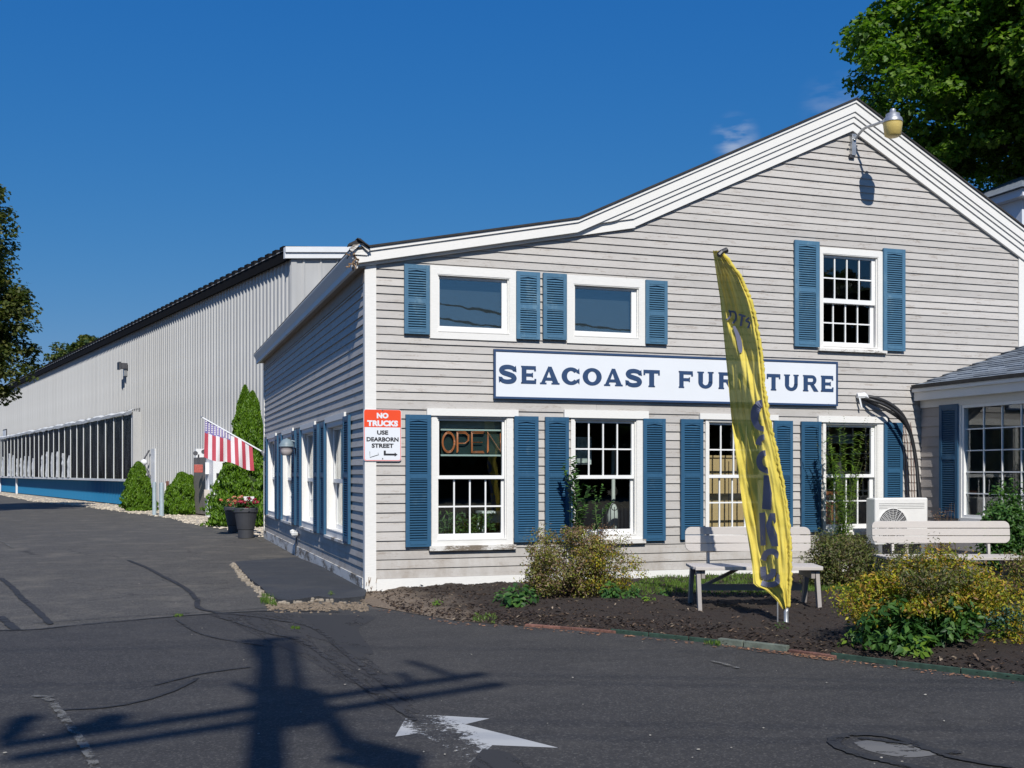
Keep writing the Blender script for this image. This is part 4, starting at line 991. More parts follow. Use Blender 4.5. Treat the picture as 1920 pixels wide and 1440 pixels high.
bx0, bx1 = onY(926.5, -.06), onY(1570.5, -.06); bz1 = zY(927, 655, -.06); bz0 = zY(927, 746.5, -.06)
mb = MB(); mb.box(bx0, bx1, -.055, -.028, bz0, bz1); obj('panel', mb, M['signwhite'], board)
bt = .022; mb = MB(); mb.box(bx0 - .004, bx1 + .004, -.064, -.030, bz0 - .004, bz0 + bt); mb.box(bx0 - .004, bx1 + .004, -.064, -.030, bz1 - bt, bz1 + .004)
mb.box(bx0 - .004, bx0 + bt, -.064, -.030, bz0 + bt, bz1 - bt); mb.box(bx1 - bt, bx1 + .004, -.064, -.030, bz0 + bt, bz1 - bt); obj('border', mb, M['navy'], board)
m_ = (lambda u, v: P_Y(u, v, -.056))
caph0 = zY(937, 717.5, -.056); caph1 = zY(937, 685, -.056)
for ch, u0, u1 in [('S', 935.5, 968.5), ('E', 977.5, 1007), ('A', 1013, 1047.5), ('C', 1053.5, 1086.5), ('O', 1093, 1127.5), ('A', 1133, 1166), ('S', 1173, 1203.5), ('T', 1207, 1236.5),
                   ('F', 1273, 1300), ('U', 1308, 1337.5), ('R', 1347.5, 1376), ('N', 1383, 1412), ('I', 1419, 1431), ('T', 1438, 1462.5), ('U', 1470.5, 1497), ('R', 1506, 1533), ('E', 1539.5, 1564)]:
    a0, a1 = onY(u0, -.056), onY(u1, -.056); mb = MB()
    for k, poly in enumerate(GL[ch]):
        e = .0002 * (k % 4)
        mb.prism(grow([(a0 + x * (a1 - a0), caph0 + y * (caph1 - caph0)) for x, y in poly], .0042), lambda a, b, h: (a, h, b), -.0565, -.0585 - e)
    obj('letter', mb, M['navy'], board)
def text_mesh(body, size, bold=0., sx=1.0, depth=.001, align='CENTER'):
    c = bpy.data.curves.new('t', 'FONT'); c.body = body; c.size = size; c.offset = bold; c.align_x = align; c.extrude = depth; c.resolution_u = 3
    o = bpy.data.objects.new('t', c); COL.objects.link(o); dg = bpy.context.evaluated_depsgraph_get()
    me = bpy.data.meshes.new_from_object(o.evaluated_get(dg)); bpy.data.objects.remove(o); bpy.data.curves.remove(c)
    if sx != 1: me.transform(Matrix.Diagonal((sx, 1, 1, 1)))
    return me
# red and white traffic notice on the corner
M['orange'] = simple('orange_red_paint', (.82, .075, .02), .4, .04, 3); M['signblack'] = simple('sign_black', (.025, .025, .03), .4, .05, 5)
M['pink'] = simple('faded_red_edge', (.75, .14, .11), .4, .06, 5)
sx0, sx1 = onY(682, -.05), onY(752.5, -.05); sz1, sz0 = zY(682, 767, -.05), zY(682, 864.5, -.05); cxs = (sx0 + sx1) / 2; sw = sx1 - sx0; sh = sz1 - sz0
sg = thing('traffic_sign', (cxs, -.04, sz0), 'orange and white NO TRUCKS USE DEARBORN STREET sign on the corner board', 'sign')
def rrect(x0, x1, z0, z1, r, n=5):
    out = []
    for cx, cz, a in ((x1 - r, z1 - r, 0), (x0 + r, z1 - r, 90), (x0 + r, z0 + r, 180), (x1 - r, z0 + r, 270)): out += arc(cx, cz, r, r, a, a + 90, n)
    return out
yf = lambda a, b, h: (a, h, b)
mb = MB(); mb.prism(rrect(sx0, sx1, sz0, sz1, .03), yf, -.045, -.048); obj('plate', mb, M['signwhite'], sg)
mb = MB(); ro = rrect(sx0 + .004, sx1 - .004, sz0 + .004, sz1 - .004, .026); ri = rrect(sx0 + .012, sx1 - .012, sz0 + .012, sz1 - .012, .02); n = len(ro)
mb.add([(a, -.0486, b) for a, b in ro + ri], [(i, (i + 1) % n, n + (i + 1) % n, n + i) for i in range(n)]); obj('printed_border', mb, M['pink'], sg)
zr = sz1 - sh * .345
mb = MB(); ro = [p for p in rrect(sx0 + .004, sx1 - .004, zr, sz1 - .004, .026)][:12] + [(sx0 + .004, zr), (sx1 - .004, zr)]; mb.add([(a, -.0492, b) for a, b in ro], [tuple(range(len(ro)))]); obj('red_panel', mb, M['orange'], sg)
def put_text(body, px_w, px_h, vbase, mat, bold, parent, name='lettering', y=-.0503):
    me = text_mesh(body, .1, bold, 1, .0004); me.materials.clear(); me.materials.append(mat); cx = cxs
    co = np.empty(len(me.vertices) * 3); me.vertices.foreach_get('co', co); co = co.reshape(-1, 3); lo_, hi_ = co.min(0), co.max(0)
    ppm_ = sw / 70.5; z = zY(717, vbase, -.05)
    me.transform(Matrix.Diagonal((px_w * ppm_ / (hi_[0] - lo_[0]), px_h * ppm_ / (hi_[1] - lo_[1]), 1, 1)) @ Matrix.Translation((-(lo_[0] + hi_[0]) / 2, -lo_[1], 0)))
    me.transform(Matrix.Translation((cx, y, z)) @ Matrix.Rotation(math.radians(90), 4, 'X')); me.transform(Matrix.Translation(-root_loc(parent)))
    return link(name, me, parent)
put_text('NO', 22, 10.5, 784.6, M['signwhite'], .006, sg); put_text('TRUCKS', 58, 11, 799.4, M['signwhite'], .006, sg)
put_text('USE', 21, 8, 815, M['signblack'], .004, sg); put_text('DEARBORN', 60, 8, 827.8, M['signblack'], .004, sg); put_text('STREET', 41, 8, 839.6, M['signblack'], .004, sg)
mb = MB(); X_ = lambda f: sx0 + sw * f; Z_ = lambda f: sz1 - sh * f
for poly in ([(.53, .795), (.585, .795), (.585, .853), (.53, .853)], [(.53, .853), (.82, .853), (.82, .89), (.53, .89)], [(.82, .832), (.90, .872), (.82, .912)]): mb.add([(X_(a), -.0497, Z_(b)) for a, b in poly], [tuple(range(len(poly)))])
obj('arrow', mb, M['signblack'], sg)
mb = MB()
for poly in strokes([(.16, .815), (.165, .93), (.40, .875), (.375, .84)], .012): mb.add([(X_(a), -.0498, Z_(b)) for a, b in poly], [(0, 1, 2, 3)])
obj('scuffed_arrow', mb, M['signblack'], sg)
mb = MB()
for zz in (sz1 - .012, sz0 + .03): mb.lathe([(0, 0), (.007, 0), (.007, .004), (0, .004)], (0, 0, 0), 8) if False else mb.box(cxs - .006, cxs + .006, -.054, -.0503, zz - .006, zz + .006)
obj('bolt', mb, M['metal_dark'], sg)

# ---------------------------------------------------------------- gable lamp
gx = onY(1600, -.06); gz = zY(1600, 272, -.06)
gl = thing('gable_lamp', (gx, -.03, gz), 'yard lamp with yellowed lens on a curved arm below the gable peak', 'lamp')
mb = MB(); mb.box(gx - .03, gx + .035, -.075, -.022, zY(1600, 292, -.05), zY(1600, 252, -.05)); obj('bracket', mb, M['metal'], gl)
mb = MB(); bz_ = zY(1602, 296, -.05); mb.box(gx - .05, gx + .03, -.06, -.022, bz_, bz_ + .045); mb.box(gx + .03, gx + .06, -.07, -.06, gz - .02, gz); mb.box(gx - .08, gx - .05, -.07, -.06, gz - .015, gz); obj('clamp', mb, M['metal_dark'], gl)
LD = -.74; lc = P_Y(1674, 225, LD)
pth = [(gx + .005, -.085, zY(1602, 262, -.08)), P_Y(1610, 252, -.14), P_Y(1622, 240, -.27), P_Y(1640, 234, -.44), P_Y(1656, 228, -.60), (lc.x - .02, LD + .02, zY(1664, 224, LD))]
mb = MB(); mb.tube(catmull([tuple(p) for p in pth], 5), .019, 8); obj('arm', mb, M['metal'], gl, smooth=True)
k = -LD; ppm = F / ((LD - CAMY) / ray(1674)[1]); h = lambda px: px / ppm
z0 = zY(1674, 228, LD)
mb = MB(); mb.lathe([(h(18.2), -.012), (h(18.2), .0), (h(17), h(5)), (h(13), h(9)), (h(12.6), h(14)), (h(7), h(16.5)), (h(5.5), h(17)), (h(5.5), h(22)), (h(4), h(24)), (0, h(24))], (lc.x, LD, z0), 20); obj('housing', mb, M['metal'], gl, smooth=True)
M['lens'] = simple('yellowed_lens', (.62, .47, .15), .35, .1, 12, bmp=.4, fine=60)
mb = MB(); mb.lathe([(h(17.6), -.013), (h(17.6), -h(5)), (h(15), -h(26)), (h(10), -h(29)), (0, -h(29.5))], (lc.x, LD, z0), 24); obj('lens', mb, M['lens'], gl, smooth=True)
# lamp on the side wall between the shutters
ly = SW0 + SP * 2 - .13; lz = 1.86
ll = thing('side_wall_lamp', (-.03, ly, lz), 'blue grey canopy lamp with glass globe between side wall shutters', 'lamp')
mb = MB(); mb.box(-.07, -.02, ly - .05, ly + .05, lz - .02, lz + .14); obj('wall_plate', mb, M['shutter_faded'], ll)
M['lampblue'] = simple('weathered_blue_metal', (.19, .25, .29), .5, .12, 12)
cxl = -.21
mb = MB(); mb.tube([(-.05, ly, lz + .08), (-.12, ly, lz + .10), (cxl, ly, lz + .06)], .014, 8); mb.lathe([(.125, 0), (.125, .025), (.11, .06), (.09, .095), (.05, .125), (.02, .135), (0, .15)], (cxl, ly, lz), 18); obj('canopy', mb, M['lampblue'], ll, smooth=True)
M['globe'] = simple('frosted_globe', (.42, .38, .38), .3, .1, 9)
mb = MB(); mb.lathe([(.098, 0), (.10, -.07), (.09, -.14), (.06, -.15), (0, -.15)], (cxl, ly, lz), 18); obj('globe', mb, M['globe'], ll, smooth=True)
# hose tap below
ty = SW0 + SP * 2 - .1
tp = thing('hose_tap', (-.03, ty, .38), 'pale crumpled tap cover low on the side wall', 'tap'); mb = MB(); R = random.Random(8)
for i in range(7): mb.lathe([(0, -.04), (.045, -.02), (.05, .02), (0, .045)], (-.06 - R.uniform(0, .06), ty + R.uniform(-.16, .16), .40 + R.uniform(-.04, .05)), 7)
obj('cover', mb, M['tarp'], tp)
mb = MB(); mb.tube([(-.04, ty, .38), (-.05, ty - .02, .2), (-.05, ty + .05, .03)], .011, 6); obj('pipe', mb, M['metal_dark'], tp)

# ---------------------------------------------------------------- service cables
yc = -.13
cab = thing('service_cables', (onY(1724, -.2), -.2, .6), 'thick black cable bundle arching down from the wall to the white outdoor unit', 'cable')
mb = MB()
for k, (dv, r, dy) in enumerate(((0, .026, 0), (6, .020, -.05), (11, .014, .04), (14, .010, -.02))):
    pl = [P_Y(1612 + 2 * k, 742 + dv * .5, -.05 + dy * .3), P_Y(1640, 746 + dv, yc + dy), P_Y(1668, 757 + dv * 1.2, yc + dy - .05), P_Y(1692, 778 + dv, yc + dy - .1), P_Y(1707, 812 + dv * .5, yc + dy - .1), P_Y(1717 - k * .5, 860, yc + dy - .12), P_Y(1722 - k, 905, yc + dy - .16), P_Y(1726 - 2 * k, 940, yc + dy - .2)]
    o = MB(); o.tube(catmull([tuple(p) for p in pl], 6), r, 8); obj('cable', o, M['black'], cab, smooth=True)
mb = MB(); p = P_Y(1607, 742, -.06); mb.tube([p, p + Vector((.10, -.02, .0)), p + Vector((.16, -.03, -.04))], [.035, .05, .03], 8); mb.beam(p + Vector((.02, -.02, -.02)), p + Vector((.05, -.03, -.16)), .02, .02); obj('weatherhead', mb, M['ware_trim'], cab)
M['rust'] = simple('rusty_wire', (.16, .06, .035), .8, .3, 20)
for k, u in enumerate((1697, 1702, 1708, 1713)):
    mb = MB(); mb.tube([P_Y(u - 6, 792 if k else 775, -.035), P_Y(u, 830, -.035), P_Y(u + 1.5, 900, -.035), P_Y(u + 3, 960, -.035)], .004, 5); obj('thin_wire', mb, M['rust'], cab)
# ---------------------------------------------------------------- outdoor condenser unit
M['acwhite'] = simple('white_enamel', (.76, .75, .73), .35, .04, 4)
ay = -.62; ax0, ax1 = onY(1641, ay), onY(1740, ay); az1 = zY(1641, 934, ay); az0 = az1 - .62
ac = thing('outdoor_ac_unit', ((ax0 + ax1) / 2, ay, 0), 'white outdoor air conditioning unit with round fan grille behind the right bench', 'ac unit')
mb = MB(); mb.box(ax0, ax1, ay, ay + .20, az0, az1); obj('case', mb, M['acwhite'], ac, bevel=.018)
mb = MB(); 
for i in range(4): mb.box(ax0 + .06, ax1 - .06, ay - .004, ay + .0, az1 - .075 - i * .022, az1 - .069 - i * .022)
obj('louvre_line', mb, M['ware'], ac)
fcx = ax0 + .27; fcz = az1 - .37; fr_ = .235
mb = MB(); mb.prism(arc(fcx, fcz, fr_, fr_, 0, 360, 32)[:-1], yf, ay - .006, ay - .001); obj('fan_opening', mb, M['metal_dark'], ac)
mb = MB()
for r in [i * .022 + .03 for i in range(10)]: mb.tube([(fcx + r * math.cos(t / 24 * 2 * math.pi), ay - .014, fcz + r * math.sin(t / 24 * 2 * math.pi)) for t in range(25)], .0028, 4, False)
for i in range(10): t = i / 10 * math.pi; mb.tube([(fcx - fr_ * math.cos(t), ay - .016, fcz - fr_ * math.sin(t)), (fcx + fr_ * math.cos(t), ay - .016, fcz + fr_ * math.sin(t))], .003, 4)
mb.tube([(fcx + fr_ * math.cos(t / 24 * 2 * math.pi), ay - .012, fcz + fr_ * math.sin(t / 24 * 2 * math.pi)) for t in range(25)], .008, 5, False)
obj('grille', mb, M['acwhite'], ac)
for x_ in (ax0 + .05, ax1 - .11): mb = MB(); mb.box(x_, x_ + .06, ay, ay + .26, 0, az0 - .001); obj('stand_leg', mb, M['metal'], ac)

# ---------------------------------------------------------------- benches
M['bench'] = paint_wood('taupe_bench_paint', (.54, .50, .465), .35, (.28, .24, .20), cover=.66, rnd=.05)
M['bench_leg'] = paint_wood('weathered_bench_leg', (.33, .30, .28), .5, (.2, .17, .14), cover=.60, rnd=.05)
def bench(loc, rz, w, ht, label, nseat=4):
    t = thing('garden_bench', loc, label, 'bench', rz, 'slatted garden benches in the flower bed')
    hw = w / 2; sh_ = .078; gap = .008; top = ht; tilt = .10
    for i in range(3):                               # backrest slats, the outer ones with rounded corners
        z1 = top - i * (sh_ + gap); z0 = z1 - sh_
        if i == 0: poly = [(-hw, z0), (hw, z0)] + arc(hw - .065, z1 - .065, .065, .065, 0, 90, 5) + arc(-hw + .065, z1 - .065, .065, .065, 90, 180, 5)
        elif i == 2: poly = arc(-hw + .065, z0 + .065, .065, .065, 180, 270, 5) + arc(hw - .065, z0 + .065, .065, .065, 270, 360, 5) + [(hw, z1), (-hw, z1)]
        else: poly = [(-hw, z0), (hw, z0), (hw, z1), (-hw, z1)]
        yb = .22 + tilt * (z0 - .4)
        mb = MB(); mb.prism(poly, lambda a, b, h: (a, h + .22 + tilt * (b - .4), b), -.012, .012); obj('back_slat', mb, M['bench'], t, local=True, bevel=.004)
    for s in (-1, 1):
        x = s * (hw - .24)
        mb = MB(); mb.beam((x, .22 + .025, .36), (x, .22 + .025 + tilt * (top - .42), top - .02), .045, .03, (1, 0, 0)); obj('back_support', mb, M['bench'], t, local=True, bevel=.004)
    sz = .41
    for i in range(nseat):
        y0 = -.26 + i * .115
        if i == 0: poly = [(-hw + .0, y0 + .05)] + arc(-hw + .05, y0 + .05, .05, .05, 180, 270, 4) + arc(hw - .05, y0 + .05, .05, .05, 270, 360, 4) + [(hw, y0 + .105), (-hw, y0 + .105)]
        else: poly = [(-hw, y0), (hw, y0), (hw, y0 + .105), (-hw, y0 + .105)]
        mb = MB(); mb.prism(poly, lambda a, b, h: (a, b, h), sz, sz + .028); obj('seat_slat', mb, M['bench'], t, local=True, bevel=.004)
    mb = MB(); mb.box(-hw + .02, hw - .02, -.285, -.262, sz - .005, sz + .03); obj('front_edge', mb, M['bench'], t, local=True, bevel=.004)
    for s in (-1, 1):
        x = s * (hw - .06)
        for (yt, yb_) in ((-.19, -.30), (.16, .30)):
            mb = MB(); mb.beam((x, yb_, -.04), (x, yt, sz - .002), .075, .04, (1, 0, 0)); obj('leg', mb, M['bench_leg'], t, local=True, bevel=.004)
        mb = MB(); mb.box(x - s * .045 - .018, x - s * .045 + .018, -.24, .24, sz - .09, sz - .003); obj('seat_bearer', mb, M['bench_leg'], t, local=True)
    mb = MB(); mb.box(-hw + .14, hw - .14, .05, .09, .17, .235); obj('stretcher', mb, M['bench_leg'], t, local=True)
    for s in (-1, 1):
        mb = MB(); mb.beam((s * (hw - .17), .07, .22), (s * .12, .07, sz - .01), .03, .05, (0, 1, 0)); obj('brace', mb, M['bench_leg'], t, local=True)
    return t
BZ = .05
def place_bench(u0, u1, vt, d, label, ht=.80):
    p0, p1 = P_D(u0, vt, d), P_D(u1, vt, d); c = (p0 + p1) / 2; dirv = p1 - p0; rz = math.atan2(dirv.y, dirv.x)
    back = Vector((-math.sin(rz), math.cos(rz), 0)) * .26
    loc = Vector((c.x, c.y, 0)) - back
    zt = c.z
    return bench((loc.x, loc.y, BZ), rz, dirv.length, zt - BZ, label)
b1 = place_bench(1284, 1519, 988, 11.35, 'left taupe slatted bench standing behind the yellow banner')
b2 = place_bench(1634, 1892, 977, 12.6, 'right taupe slatted bench half hidden by the golden shrub')

# ---------------------------------------------------------------- feather banner
bb = P_Z(1474, 1172, .05); dB = (CAMZ - .05) * F / (1172 - HOR)
PE = [(468, 1349), (490, 1366), (520, 1388), (560, 1405), (600, 1416), (660, 1426), (720, 1431), (780, 1439), (840, 1453), (900, 1466), (960, 1475), (1020, 1480), (1090, 1481), (1145, 1476)]   # pole edge u by v
FE = [(468, 1336), (500, 1341), (560, 1350), (620, 1356), (700, 1364), (780, 1371), (840, 1378), (900, 1386), (960, 1394), (1020, 1404), (1060, 1410), (1098, 1413)]
BOT = [(1413, 1098), (1430, 1103), (1442, 1112), (1458, 1128), (1468, 1143), (1476, 1145)]
# folds that catch the sun: (v, u0, u1)
FOLD = [(468, .45, .60), (520, 1349, 1365), (560, 1357, 1377), (600, 1362, 1385), (640, 1374, 1396), (680, 1390, 1407), (720, 1401, 1417), (750, 1412, 1424), (775, 1424, 1428), (790, 1430, 1431)]
SLV = [(468, 3), (600, 6), (700, 5), (780, 8), (800, 13), (850, 22), (900, 26), (950, 24), (1000, 24), (1050, 22), (1100, 20), (1145, 12)]           # width of the sunlit sleeve, px
LFT = [(760, 0), (800, 6), (860, 18), (900, 17), (960, 19), (1020, 18), (1060, 17), (1098, 20), (1104, 12)]      # folded free edge, px
ban = thing('feather_banner', tuple(bb), 'tall yellow feather banner with dark blue letters in front of the left bench', 'banner')
wdir = Vector((-math.sin(math.radians(3)), -math.cos(math.radians(3)), 0))       # the hanging cloth runs towards the street
vd_ = Vector((ray(1440)[0], ray(1440)[1], 0)).normalized(); side = Vector((-vd_.y, vd_.x, 0))    # square to the view, leftwards
face = (side * 1 - vd_ * .0)
def uv_point(u, v, p0, dr):
    """point on the ray of (u, v) that lies in the vertical plane through p0 with direction dr"""
    a, b = ray(u); # cam + d*(a,b) = p0 + l*dr
    det = a * (-dr.y) - b * (-dr.x); rx, ry = p0.x - CAMX, p0.y - CAMY
    d = (rx * (-dr.y) - ry * (-dr.x)) / det
    return Vector((CAMX + a * d, CAMY + b * d, CAMZ + (HOR - v) / F * d))
NC = 44; rows = list(range(470, 1146, 6)); grid = []
def pole_pt(v):
    a, b = ray(lerp_tab(PE, v)); d = dB - .0
    return Vector((CAMX + a * d, CAMY + b * d, CAMZ + (HOR - v) / F * d))
def path_at(v):
    """corner points of the cloth's path in plan at height row v, from pole to free edge: (u, point)"""
    up, uf = lerp_tab(PE, v), lerp_tab(FE, v)
    if v > 1098: uf = max(uf, lerp_tab([(b_, a_) for a_, b_ in BOT][0:], v))
    s_ = min(lerp_tab(SLV, v), (up - uf) * .3); l_ = lerp_tab(LFT, v) if v > 760 else 0; l_ = min(l_, (up - uf) * .3)
    k = [(up, face)]; u1 = up - s_; k.append((u1, face))
    if 480 < v < 788:
        f0 = lerp_tab([(a, b) for a, b, c in FOLD[1:]], v); f1 = lerp_tab([(a, c) for a, b, c in FOLD[1:]], v)
        f1 = min(f1, u1 - 1); f0 = min(f0, f1 - .5)
        k += [(f1, wdir), (f0, face + vd_ * .45)]
    k.append((uf + l_, wdir))
    if l_ > 0: k.append((uf, face))
    return k
cols_u = []
for v in rows:
    k = path_at(v); p = pole_pt(v); pts_ = [(k[0][0], p)]
    for (u, dr) in k[1:]:
        p = uv_point(u, v, Vector((p.x, p.y, 0)), dr); pts_.append((u, p))
    u0, u1 = pts_[0][0], pts_[-1][0]; row = []
    us = [u0 + (u1 - u0) * i / NC for i in range(NC + 1)]
    for u in us:
        for (ua, pa), (ub, pb) in zip(pts_, pts_[1:]):
            if ub <= u <= ua + 1e-6:
                t = 0 if ua == ub else (ua - u) / (ua - ub); q = pa.lerp(pb, t); break
        else: q = pts_[-1][1]
        row.append((u, q))
    grid.append((v, row))
def cloth_at(u, v):
    i = max(0, min(len(grid) - 2, int((v - rows[0]) / 6))); out = []
    for (vv, row) in (grid[i], grid[i + 1]):
        us = [r[0] for r in row]; uu = min(max(u, us[-1]), us[0])
        for (ua, pa), (ub, pb) in zip(row, row[1:]):
            if ub <= uu <= ua: out.append(pa.lerp(pb, 0 if ua == ub else (ua - uu) / (ua - ub))); break
        else: out.append(row[-1][1])
    t = (v - grid[i][0]) / 6; return out[0].lerp(out[1], max(0, min(1, t)))
def cloth_mat():
    m, nt, b = new_mat('yellow_banner_cloth'); out = nt.nodes['Material Output']
    c = (.80, .655, .12); nn = noise(nt, 5, 4); col = mixc(nt, rampf(nt, nn, .3, .7), tuple(x * .92 for x in c), tuple(x * 1.08 for x in c))
    nt.links.new(col, b.inputs['Base Color']); b.inputs['Roughness'].default_value = .7; b.inputs['Specular IOR Level'].default_value = .2
    tl = N(nt, 'ShaderNodeBsdfTranslucent'); nt.links.new(col, tl.inputs[0]); tr = N(nt, 'ShaderNodeBsdfTransparent'); tr.inputs[0].default_value = (.95, .9, .6, 1)
    a = N(nt, 'ShaderNodeMixShader'); a.inputs[0].default_value = .18; nt.links.new(b.outputs[0], a.inputs[1]); nt.links.new(tl.outputs[0], a.inputs[2])
    c2 = N(nt, 'ShaderNodeMixShader'); c2.inputs[0].default_value = .06; nt.links.new(a.outputs[0], c2.inputs[1]); nt.links.new(tr.outputs[0], c2.inputs[2]); nt.links.new(c2.outputs[0], out.inputs['Surface'])
    n2 = noise(nt, 3.5, 4, mp=(3, 3, 1)); bump(nt, b, n2, .5, .03); return m
M['banner'] = cloth_mat()
mb = MB(); vs = []
for v, row in grid:
    for i, (u, q) in enumerate(row):
        w_ = .014 * math.sin(i * .9 + v * .02) * math.sin(v * .013 + 1) + .006 * math.sin(v * .09 + i * .4) + .005 * math.sin(i * .55 - v * .045) + .004 * math.sin(i * 1.7 + v * .012)
        vs.append(q - vd_ * w_)
nr = len(grid); c1 = NC + 1
mb.add(vs, [(r * c1 + i, r * c1 + i + 1, (r + 1) * c1 + i + 1, (r + 1) * c1 + i) for r in range(nr - 1) for i in range(NC)])
obj('cloth', mb, M['banner'], ban, smooth=True)
# gathered hem over the pole
mb = MB(); R = random.Random(12); pts_ = [pole_pt(v) + side * -.006 for v in range(475, 1141, 3)]
mb.tube([p + side * R.uniform(-.006, .006) for p in pts_], [.012 + R.uniform(0, .007) for _ in pts_], 7); obj('pole_sleeve', mb, M['banner'], ban, smooth=True)
mb = MB(); topb = pole_pt(473); top2 = Vector(topb) + Vector((.055, 0, .025)); mb.tube([topb - Vector((.03, 0, .03)), topb, top2], .024, 8); obj('pole_cap', mb, M['black'], ban)
mb = MB(); mb.tube([bb - Vector((0, 0, .2)), bb + Vector((0, 0, .12)), pole_pt(1140)], [.022, .022, .014], 10); obj('pole', mb, M['metal'], ban, smooth=True)
mb = MB(); q0 = P_D(1458, 1178, dB - .02); q0.z = 0; mb.tube([q0, q0 + Vector((0, 0, .26))], .007, 6); obj('ground_stake', mb, M['metal'], ban)
# printed letters, seen from the back so they read mirrored; points given as (u, v)
M['bannerink'] = simple('banner_ink', (.19, .195, .27), .7, .1, 6)
def ink(polys, name='letter', off=.006):
    mb = MB()
    for poly in polys:
        n = len(poly)
        pp = []
        for (u, v) in poly:
            u = min(u, lerp_tab(PE, v) - lerp_tab(SLV, v) * .9); q = cloth_at(u, v); w_ = .017
            pp.append(q - vd_ * (off + w_))
        mb.add(pp, [tuple(range(n))])
    obj(name, mb, M['bannerink'], ban)
ink(strokes(catmull([(1440, 756), (1426, 757), (1417, 770), (1416, 788), (1424, 802), (1446, 806)], 5), [9, 10, 11, 12, 13, 14, 15, 15, 16, 16, 16, 16, 15, 15, 14, 13, 12, 12, 11, 11, 10, 10, 10, 9, 9, 9]))
ink(strokes(catmull([(1421, 834), (1427, 822), (1440, 819), (1452, 826), (1455, 845)], 5), 10) + strokes(catmull([(1450, 852), (1432, 850), (1424, 862), (1428, 877), (1444, 883), (1456, 878)], 5), 11))
ink([[(1432, 891), (1450, 891), (1449, 925), (1446, 956), (1429, 954), (1431, 925)]])
ink([[(1424, 962), (1435, 960), (1436, 1022), (1426, 1023)], [(1436, 985), (1444, 962), (1462, 962), (1460, 978), (1440, 1003)], [(1438, 996), (1450, 985), (1462, 1002), (1462, 1024), (1447, 1024)]])
ink(strokes(catmull([(1431, 1050), (1437, 1037), (1450, 1034), (1462, 1044)], 5), 11))
ink(strokes(catmull([(1431, 1062), (1433, 1082), (1448, 1078), (1450, 1066)], 5), 11) + strokes(catmull([(1428, 1092), (1442, 1096), (1456, 1092), (1462, 1076)], 5), 10))
ink(strokes(catmull([(1376, 612), (1384, 632), (1388, 652), (1389, 662)], 5), [4 + 5 * math.sin(math.pi * i / 15) for i in range(16)]))
ink(strokes(catmull([(1361, 600), (1366, 598), (1370, 590), (1367, 582)], 4), 3) + strokes(catmull([(1367, 585), (1378, 586), (1380, 598), (1374, 607)], 4), 3.5) + strokes([(1385, 590), (1398, 594)], 3.5) + strokes([(1392, 592), (1389, 612)], 4) + strokes(catmull([(1405, 596), (1399, 602), (1406, 606), (1402, 616)], 4), 3.5), 'small_lettering')
# ---------------------------------------------------------------- things seen through the windows
ny = .10
neon = thing('open_neon_sign', (onY(884, ny), ny, 1.7), 'unlit orange neon OPEN sign hanging in the first ground floor window', 'sign')
M['neon'] = simple('unlit_orange_tube', (.42, .14, .05), .3, .1, 6); M['clear'] = simple('pale_plastic_rail', (.38, .48, .45), .3, .05, 6)
M['neon_back'] = simple('sign_backing', (.012, .03, .028), .4)
mb = MB()
for v in (805.5, 853.5): a, b = P_Y(826, v, ny), P_Y(943, v, ny); mb.box(a.x, b.x, ny - .012, ny + .012, a.z - .010, a.z + .010)
obj('rail', mb, M['clear'], neon)
mb = MB(); a, b = P_Y(827, 805, ny + .03), P_Y(943, 853, ny + .03); mb.box(a.x, b.x, ny + .03, ny + .035, b.z, a.z); obj('backing', mb, M['neon_back'], neon)
def tubes(u0, u1, paths, r=.0075):
    mb = MB()
    for pth in paths:
        for dd in (0, .014):
            c = (.5, .5); q = []
            for x, y in pth:
                uu = u0 + (u1 - u0) * (x + (c[0] - x) * dd * 9); vv = 849 - (849 - 810) * (y + (c[1] - y) * dd * 9); q.append(P_Y(uu, vv, ny - .01))
            mb.tube(q, r, 6)
    obj('letter', mb, M['neon'], neon, smooth=True)
tubes(829, 853, [arc(.5, .5, .5, .5, 0, 360, 20)]); tubes(857, 879, [[(0, 0), (0, 1), (.7, 1), (1, .85), (1, .6), (.7, .45), (.05, .45)]])
tubes(884, 908, [[(1, 0), (0, 0), (0, 1), (1, 1)], [(0, .5), (.85, .5)]]); tubes(914, 940, [[(0, 0), (0, 1), (1, 0), (1, 1)]])
mb = MB(); a, b = P_Y(822, 786, .12), P_Y(946, 804, .12); mb.box(a.x, b.x, .14, .16, b.z, a.z + .05); obj('window_valance', mb, simple('grey_valance', (.22, .27, .28), .8), None, label='grey valance across the top of the first ground floor window', cat='valance')
# white stool with lamp and fern behind the first window
st = thing('white_stool', (onY(930, .75), .75, .12), 'small white wooden stool seen through the lower panes of the first window', 'stool')
M['whitewood'] = simple('white_painted_wood', (.62, .68, .68), .5, .05, 6); sx_ = onY(926, .75)
zt = zY(926, 958, .75)
mb = MB(); mb.box(sx_ - .20, sx_ + .20, .62, .92, zt - .03, zt); obj('seat', mb, M['whitewood'], st)
mb = MB(); mb.box(sx_ - .17, sx_ + .17, .66, .68, zt - .15, zt - .031); obj('apron', mb, M['whitewood'], st)
for sx2 in (-.16, .16):
    for yy in (.67, .88):
        mb = MB(); mb.box(sx_ + sx2 - .025, sx_ + sx2 + .025, yy - .02, yy + .02, .12, zt - .152 if yy < .8 else zt - .031); obj('leg', mb, M['whitewood'], st)
fern = thing('indoor_fern', (onY(850, .6), .6, .12), 'leafy green house plant inside the first ground floor window', 'plant')
fc = np.array([onY(853, .6), .6, .12])
ds = []; cs_ = []
for i in range(55):
    az = rng.random() * 6.283; l = .5 + .35 * rng.random()
    for t in np.linspace(.1, 1, 16): cs_.append(fc + [math.cos(az) * l * t * .75, math.sin(az) * l * t * .35, .25 + .75 * (t - .55 * t * t) * 1.6 * (.6 + .4 * rng.random())])
